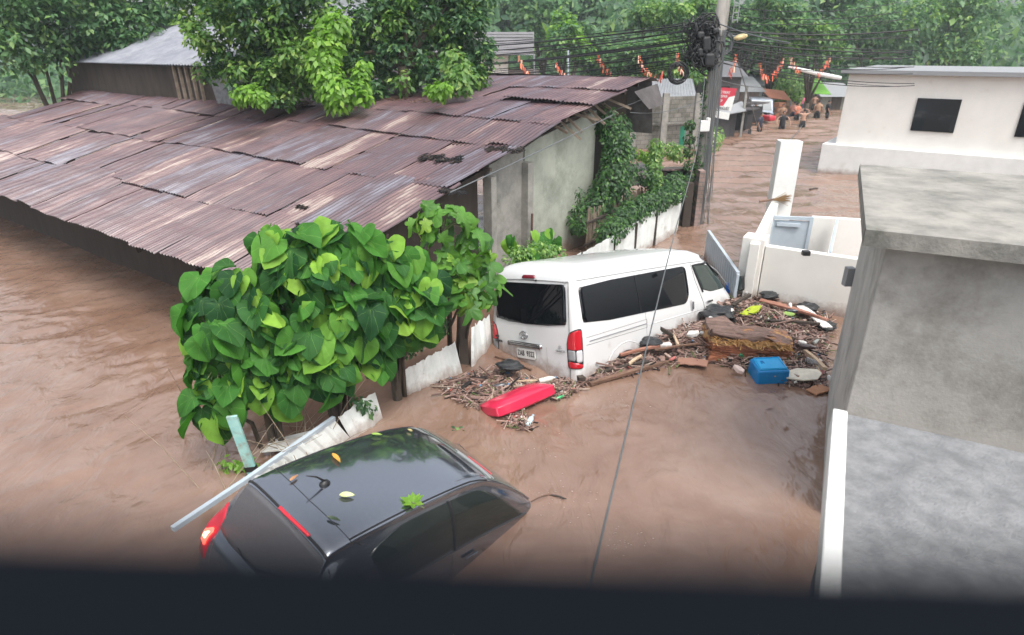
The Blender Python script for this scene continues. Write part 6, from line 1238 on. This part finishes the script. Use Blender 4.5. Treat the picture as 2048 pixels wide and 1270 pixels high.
def minivan(u, v):
    P = up(u, v); t = thing('minivan', 'small grey blue minivan facing the viewer in the far flooded street', 'van', (P.x, P.y+1.6, -.55), rz=-.12)
    paint = mat('mv', (.30, .34, .40), (.35, .39, .45), scale=2, rough=.3, coat=.5); b = MB(); pf = [(-1.6, .35), (-1.65, .95), (-1.38, 1.12), (-1.02, 1.78), (-.8, 1.86), (1.6, 1.86), (1.65, .35)]
    b.prism([Vector((-.72, y, z)) for y, z in pf], (1.44, 0, 0)); b.build('body', paint, t, bevel=.06, seg=3)
    b = MB(); b.prism([(-.62, -1.375, 1.17), (.62, -1.375, 1.17), (.56, -1.06, 1.74), (-.56, -1.06, 1.74)], (0, -.012, .004)); b.build('windshield', mat('mvg', (.10, .12, .13), rough=.1), t)
    b = MB(); b.box((0, -1.68, .55), (1.45, .14, .34)); b.build('bumper', M['plastic_grey'], t, bevel=.04)
    for s in (-1, 1): b = MB(); b.box((s*.54, -1.655, .88), (.26, .04, .15)); b.build('headlight', M['clear_lens'], t, bevel=.02)
    for s in (-1, 1): b = MB(); b.box((s*.80, -1.2, 1.25), (.12, .06, .2)); b.build('mirror', M['black'], t, bevel=.02)
minivan(1529, 240)
rc = up(1535, 247); t = thing('red_motorcycle', 'red motorcycle half sunk right in front of the grey minivan', 'motorcycle', (rc.x, rc.y, -.1), rz=.3)
b = MB(); b.box((0, 0, .45), (.55, .9, .35)); b.build('fairing', mat('rc', (.5, .02, .04), rough=.3, coat=.5), t, bevel=.12, seg=4); b = MB(); b.tube([(-.35, -.3, .78), (0, -.35, .7), (.35, -.3, .78)], .03, 6); b.build('handlebar', M['black'], t); b = MB(); b.box((0, .35, .7), (.3, .6, .12)); b.build('seat', M['black'], t, bevel=.04)
# people wading
SK = [mat('skin_a', (.36, .2, .14), (.3, .165, .115), scale=6, rough=.5), mat('skin_b', (.42, .25, .17), (.36, .2, .14), scale=6, rough=.5)]
HAIR = mat('hair', (.012, .01, .01), rough=.5)
def person(u, v, vis, label, shirt, shorts, skin, rz, arms='down', lean=0):
    P = up(u, v); zf = -(1.66-vis); t = thing('person', label, 'person', (P.x, P.y, zf), rz=rz, group='people wading in the flooded street')
    J = [(0, 0, .95), (0, .01, 1.12), (0, .0, 1.32), (0, .0, 1.43), (0, -.01, 1.50), (0, -.02, 1.58)]; R = [(.15, .11), (.13, .095), (.165, .11), (.09, .07), (.05, .05), (.075, .09)]; E_ = [(i, i+1) for i in range(5)]
    def chain(root, pts, rs):
        p = root
        for q, r in zip(pts, rs): J.append(q); R.append((r, r)); E_.append((p, len(J)-1)); p = len(J)-1
    for s in (-1, 1):
        chain(0, [(s*.1, 0, .86), (s*.11, -.02, .5), (s*.11, .03, .1), (s*.11, -.13, .04)], [.095, .06, .042, .035])
        if arms == 'down': A_ = [(s*.19, 0, 1.38), (s*.25, .02, 1.12), (s*.27, -.1, .90), (s*.27, -.14, .82)]
        elif arms == 'head': A_ = [(s*.19, 0, 1.40), (s*.36, .0, 1.46), (s*.22, -.02, 1.64), (s*.12, 0, 1.68)]
        elif arms == 'out': A_ = [(s*.19, 0, 1.39), (s*.36, -.02, 1.22), (s*.42, -.16, 1.02), (s*.40, -.22, .96)]
        else: A_ = [(s*.19, 0, 1.38), (s*.26, -.12, 1.18), (s*.14, -.34, 1.2), (s*.08, -.40, 1.2)]
        chain(2, A_, [.055, .042, .032, .03]); w0 = len(J)-1; h = Vector(J[w0]); d = (h-Vector(J[w0-1])).normalized()
        for k in range(4): f_ = h+d*(.085+.01*(k in (1, 2)))+Vector((0, (k-1.5)*.02, 0)); chain(w0, [tuple(f_)], [.009])
        chain(w0, [tuple(h+d*.035+Vector((-s*.03, -.03, 0)))], [.010])
    me = bpy.data.meshes.new('body'); me.from_pydata(J, E_, []); me.materials.append(skin); o = link('body', me, t); o.modifiers.new('k', 'SKIN').use_smooth_shade = True
    for i, (a, c) in enumerate(R): me.skin_vertices[0].data[i].radius = (a, c)
    me.skin_vertices[0].data[0].use_root = True; m_ = o.modifiers.new('s', 'SUBSURF'); m_.levels = 1; m_.render_levels = 1; o.rotation_euler = (lean, 0, 0)
    b = MB(); b.lathe([(0, 1.46), (.045, 1.475), (.072, 1.53), (.078, 1.58), (.07, 1.63), (.04, 1.665), (0, 1.67)], (0, -.01, 0), 14, sy=1.15)
    b.box((0, -.10, 1.565), (.02, .03, .035)); b.box((0, -.092, 1.525), (.045, .012, .012)); hd = b.build('head', skin, t, smooth=True); hd.rotation_euler = (lean, 0, 0)
    b = MB()
    for s in (-1, 1): b.lathe([(0, 0), (.011, .004), (0, .009)], (s*.03, -.095, 1.58), 8, Matrix.Rotation(PI/2, 3, 'X'))
    b.build('eyes', HAIR, hd)
    b = MB(); b.lathe([(.079, 1.575), (.088, 1.61), (.078, 1.655), (.045, 1.685), (0, 1.69)], (0, .008, 0), 14, sy=1.15); b.build('hair', HAIR, hd, smooth=True)
    if shirt:
        b = MB(); b.lathe([(.175, .90), (.168, 1.05), (.178, 1.25), (.19, 1.36), (.14, 1.44), (.065, 1.47)], n=18, sy=.72)
        for s in (-1, 1):
            e = (s*.26, .01, 1.2) if arms != 'head' else (s*.33, 0, 1.45); b.tube([(s*.15, 0, 1.38), e], [.075, .062], 10)
        o = b.build('shirt', shirt, t, smooth=True); o.rotation_euler = (lean, 0, 0)
    b = MB(); b.lathe([(.165, .74), (.172, .86), (.158, 1.0), (.15, 1.02)], n=16, sy=.8)
    for s in (-1, 1): b.tube([(s*.09, 0, .82), (s*.11, 0, .52)], [.105, .095], 10)
    o = b.build('shorts', shorts, t, smooth=True); o.rotation_euler = (lean, 0, 0)
    return t
K_ = lambda n, c: mat(n, c, tuple(x*.75 for x in c), scale=8, rough=.8)
bk, nv, org, pnk, tan, wht = K_('c_black', (.02, .02, .022)), K_('c_navy', (.03, .035, .06)), K_('c_orange', (.62, .2, .12)), K_('c_pink', (.7, .1, .28)), K_('c_tan', (.45, .27, .17)), K_('c_white', (.6, .6, .58))
person(1563, 258, 1.0, 'person in a black t-shirt wading toward the viewer with arms held low', bk, bk, SK[0], 0, 'out')
person(1604, 253, 1.0, 'shirtless person in black shorts seen from behind with hands on head', None, bk, SK[1], PI, 'head')
person(1518, 264, 1.05, 'person in dark clothes standing by the pale guy wire', nv, bk, SK[0], .8)
person(1592, 240, 1.1, 'person in a coral orange t-shirt and black shorts wading', org, bk, SK[1], .3, 'front')
person(1585, 233, 1.0, 'person in a faded coral shirt just left of the coral orange one', K_('c_coral', (.6, .3, .24)), nv, SK[0], 2.8)
person(1633, 236, 1.15, 'person in a tan shirt and dark shorts near the right wall', tan, bk, SK[1], 2.6)
person(1626, 222, 1.2, 'shirtless person further up the street in dark trousers', None, bk, SK[0], 3.0)
person(1653, 238, 1.2, 'person in black standing closest to the right white building', bk, bk, SK[0], 1.2)
person(1601, 219, 1.1, 'person in a bright pink shirt far up the flooded street', pnk, nv, SK[0], .1, 'front')
person(1507, 246, 1.2, 'person with dark shirt behind the tricycles', nv, bk, SK[0], .4)
person(1563, 236, .9, 'person in a light brown shirt by the orange crates', tan, nv, SK[0], -.4, 'front')
person(1505, 224, 1.4, 'person in an orange brown shirt standing above the tricycles', K_('c_rust', (.42, .18, .08)), nv, SK[1], .2)
# stacked orange crates, awnings and houses further up
for k, (u, v, c, lb) in enumerate(((1556, 232, (.5, .22, .12), 'stack of orange crates beside the grey minivan'), (1571, 230, (.45, .3, .2), 'tan cardboard cartons right of the orange crates'))):
    P = up(u, v); b = MB()
    for j in range(3): b.box((P.x, P.y, .1+j*.34), (.62, .5, .3), Matrix.Rotation(.2*j, 3, 'Z'))
    tag(b.build('crate_stack', K_('cr%d' % k, c), bevel=.02), lb, 'crates')
aw = thing('market_awning', 'long faded orange awning on posts behind the grey minivan', 'awning', up(1560, 225))
p0, p1 = at(1538, 194, 47), at(1582, 200, 47); b = MB(); b.prism([p0, p1, p1+Vector((.2, 2, .5)), p0+Vector((0, 2, .5))], (0, 0, -.06)); b.build('cover', K_('aw', (.5, .2, .12)), aw, world=True)
for p in (p0, p1): b = MB(); b.beam(p, Vector((p.x, p.y, -1)), .08, .08); b.build('post', M['plastic_grey'], aw, world=True)
def house_far(x0, x1, v0, v1, Y, wm, rm, label, roofh=.8, name='street_house'):
    a, c = at(x0, v1, Y), at(x1, v1, Y); zt = at(x0, v0, Y).z; t = thing(name, label, 'house', ((a.x+c.x)/2, Y, 0), group='small houses along the far street')
    b = MB(); b.box(((a.x+c.x)/2, Y+2.5, (zt-1.3)/2), (c.x-a.x, 5, zt+1.3)); b.build('wall', wm, t, world=True)
    b = MB(); b.prism([Vector((a.x-.3, Y-.5, zt-.1)), Vector((a.x-.3, Y+5.4, zt-.1)), Vector((a.x-.3, Y+2.5, zt+roofh))], (c.x-a.x+.6, 0, 0)); b.build('roof', rm, t, world=True)
    w = c.x-a.x
    for k in range(max(1, int(w/1.6))): b = MB(); b.box((a.x+.8+k*1.6, Y-.01, zt-1.1), (.7, .04, .8)); b.build('window', M['glass_dark'], t, world=True)
    b = MB(); b.box((a.x+w*.5, Y-.015, .1), (.8, .05, 2)); b.build('door', M['wood_dark'], t, world=True)
house_far(1474, 1512, 180, 230, 47, K_('h1', (.32, .24, .19)), M['plastic_grey'], 'tan brown small house behind the tricycles')
house_far(1510, 1556, 168, 215, 58, K_('h2', (.34, .36, .38)), mat('gr', (.3, .31, .33), rough=.5), 'grey house with a grey roof behind the minivan')
house_far(1420, 1475, 150, 215, 44, K_('h3', (.12, .11, .11)), mat('gr2', (.12, .12, .13), rough=.5), 'dark house right behind the red banner')
house_far(1600, 1626, 152, 215, 60, K_('h4', (.2, .2, .2)), M['wood_dark'], 'narrow grey house between the dim tree and the green canopy')
house_far(1640, 1700, 190, 215, 52, K_('h5', (.25, .26, .22)), M['plastic_grey'], 'low grey green house at the street end by the right wall')
b = MB(); p0, p1 = at(1624, 186, 46), at(1662, 188, 46); b.prism([p0, p1, p1+Vector((0, 2.2, .9)), p0+Vector((0, 2.2, .9))], (0, 0, -.05)); tag(b.build('green_canopy', K_('gcan', (.16, .40, .05))), 'bright green canopy near the right white building up the street', 'canopy')
vine('green bush over the awning behind the people', gl([(1565, 175), (1585, 185)], 50, 50, 1.1), 900, .3, M['leaf_mid'], 55, 'small_bush', 'bush')
vine('dark vine and weeds at the foot of the pole beside the stall', gl([(1425, 285), (1432, 268)], 26, 28, .4), 500, .12, M['leaf_mid'], 56, 'weed', 'weed')
b = MB(); P = up(1424, 291); b.lathe([(0, -.1), (.3, -.05), (.25, .12), (.1, .25), (.12, .5), (0, .7)], P, 9); tag(b.build('white_sack', M['white_trim']), 'white plastic sack floating at the pole by the stall', 'sack')
b = MB(); a = up(1604, 257)+Vector((0, 0, .2)); c_ = at(1578, 281, 20.5); b.tube([a, a.lerp(c_, .5)-Vector((0, 0, .1)), c_], .015, 5); tag(b.build('rope', M['cable_grey']), 'thin rope running from the tall pillar top to the shirtless person', 'rope')
# ------------------------------------------------------------------ damp air
b = MB(); b.box((0, 85, 7.6), (420, 290, 19.8)); o = b.build('haze', newmat('haze_air')[0]); m = o.data.materials[0]; t = m.node_tree
for n_ in [x for x in t.nodes if x.type == 'BSDF_PRINCIPLED']: t.nodes.remove(n_)
pv = t.nodes.new('ShaderNodeVolumePrincipled'); pv.inputs['Color'].default_value = (.80, .90, .96, 1); pv.inputs['Density'].default_value = .0011; t.links.new(pv.outputs[0], t.nodes['Material Output'].inputs['Volume']); tag(o, kind='stuff')
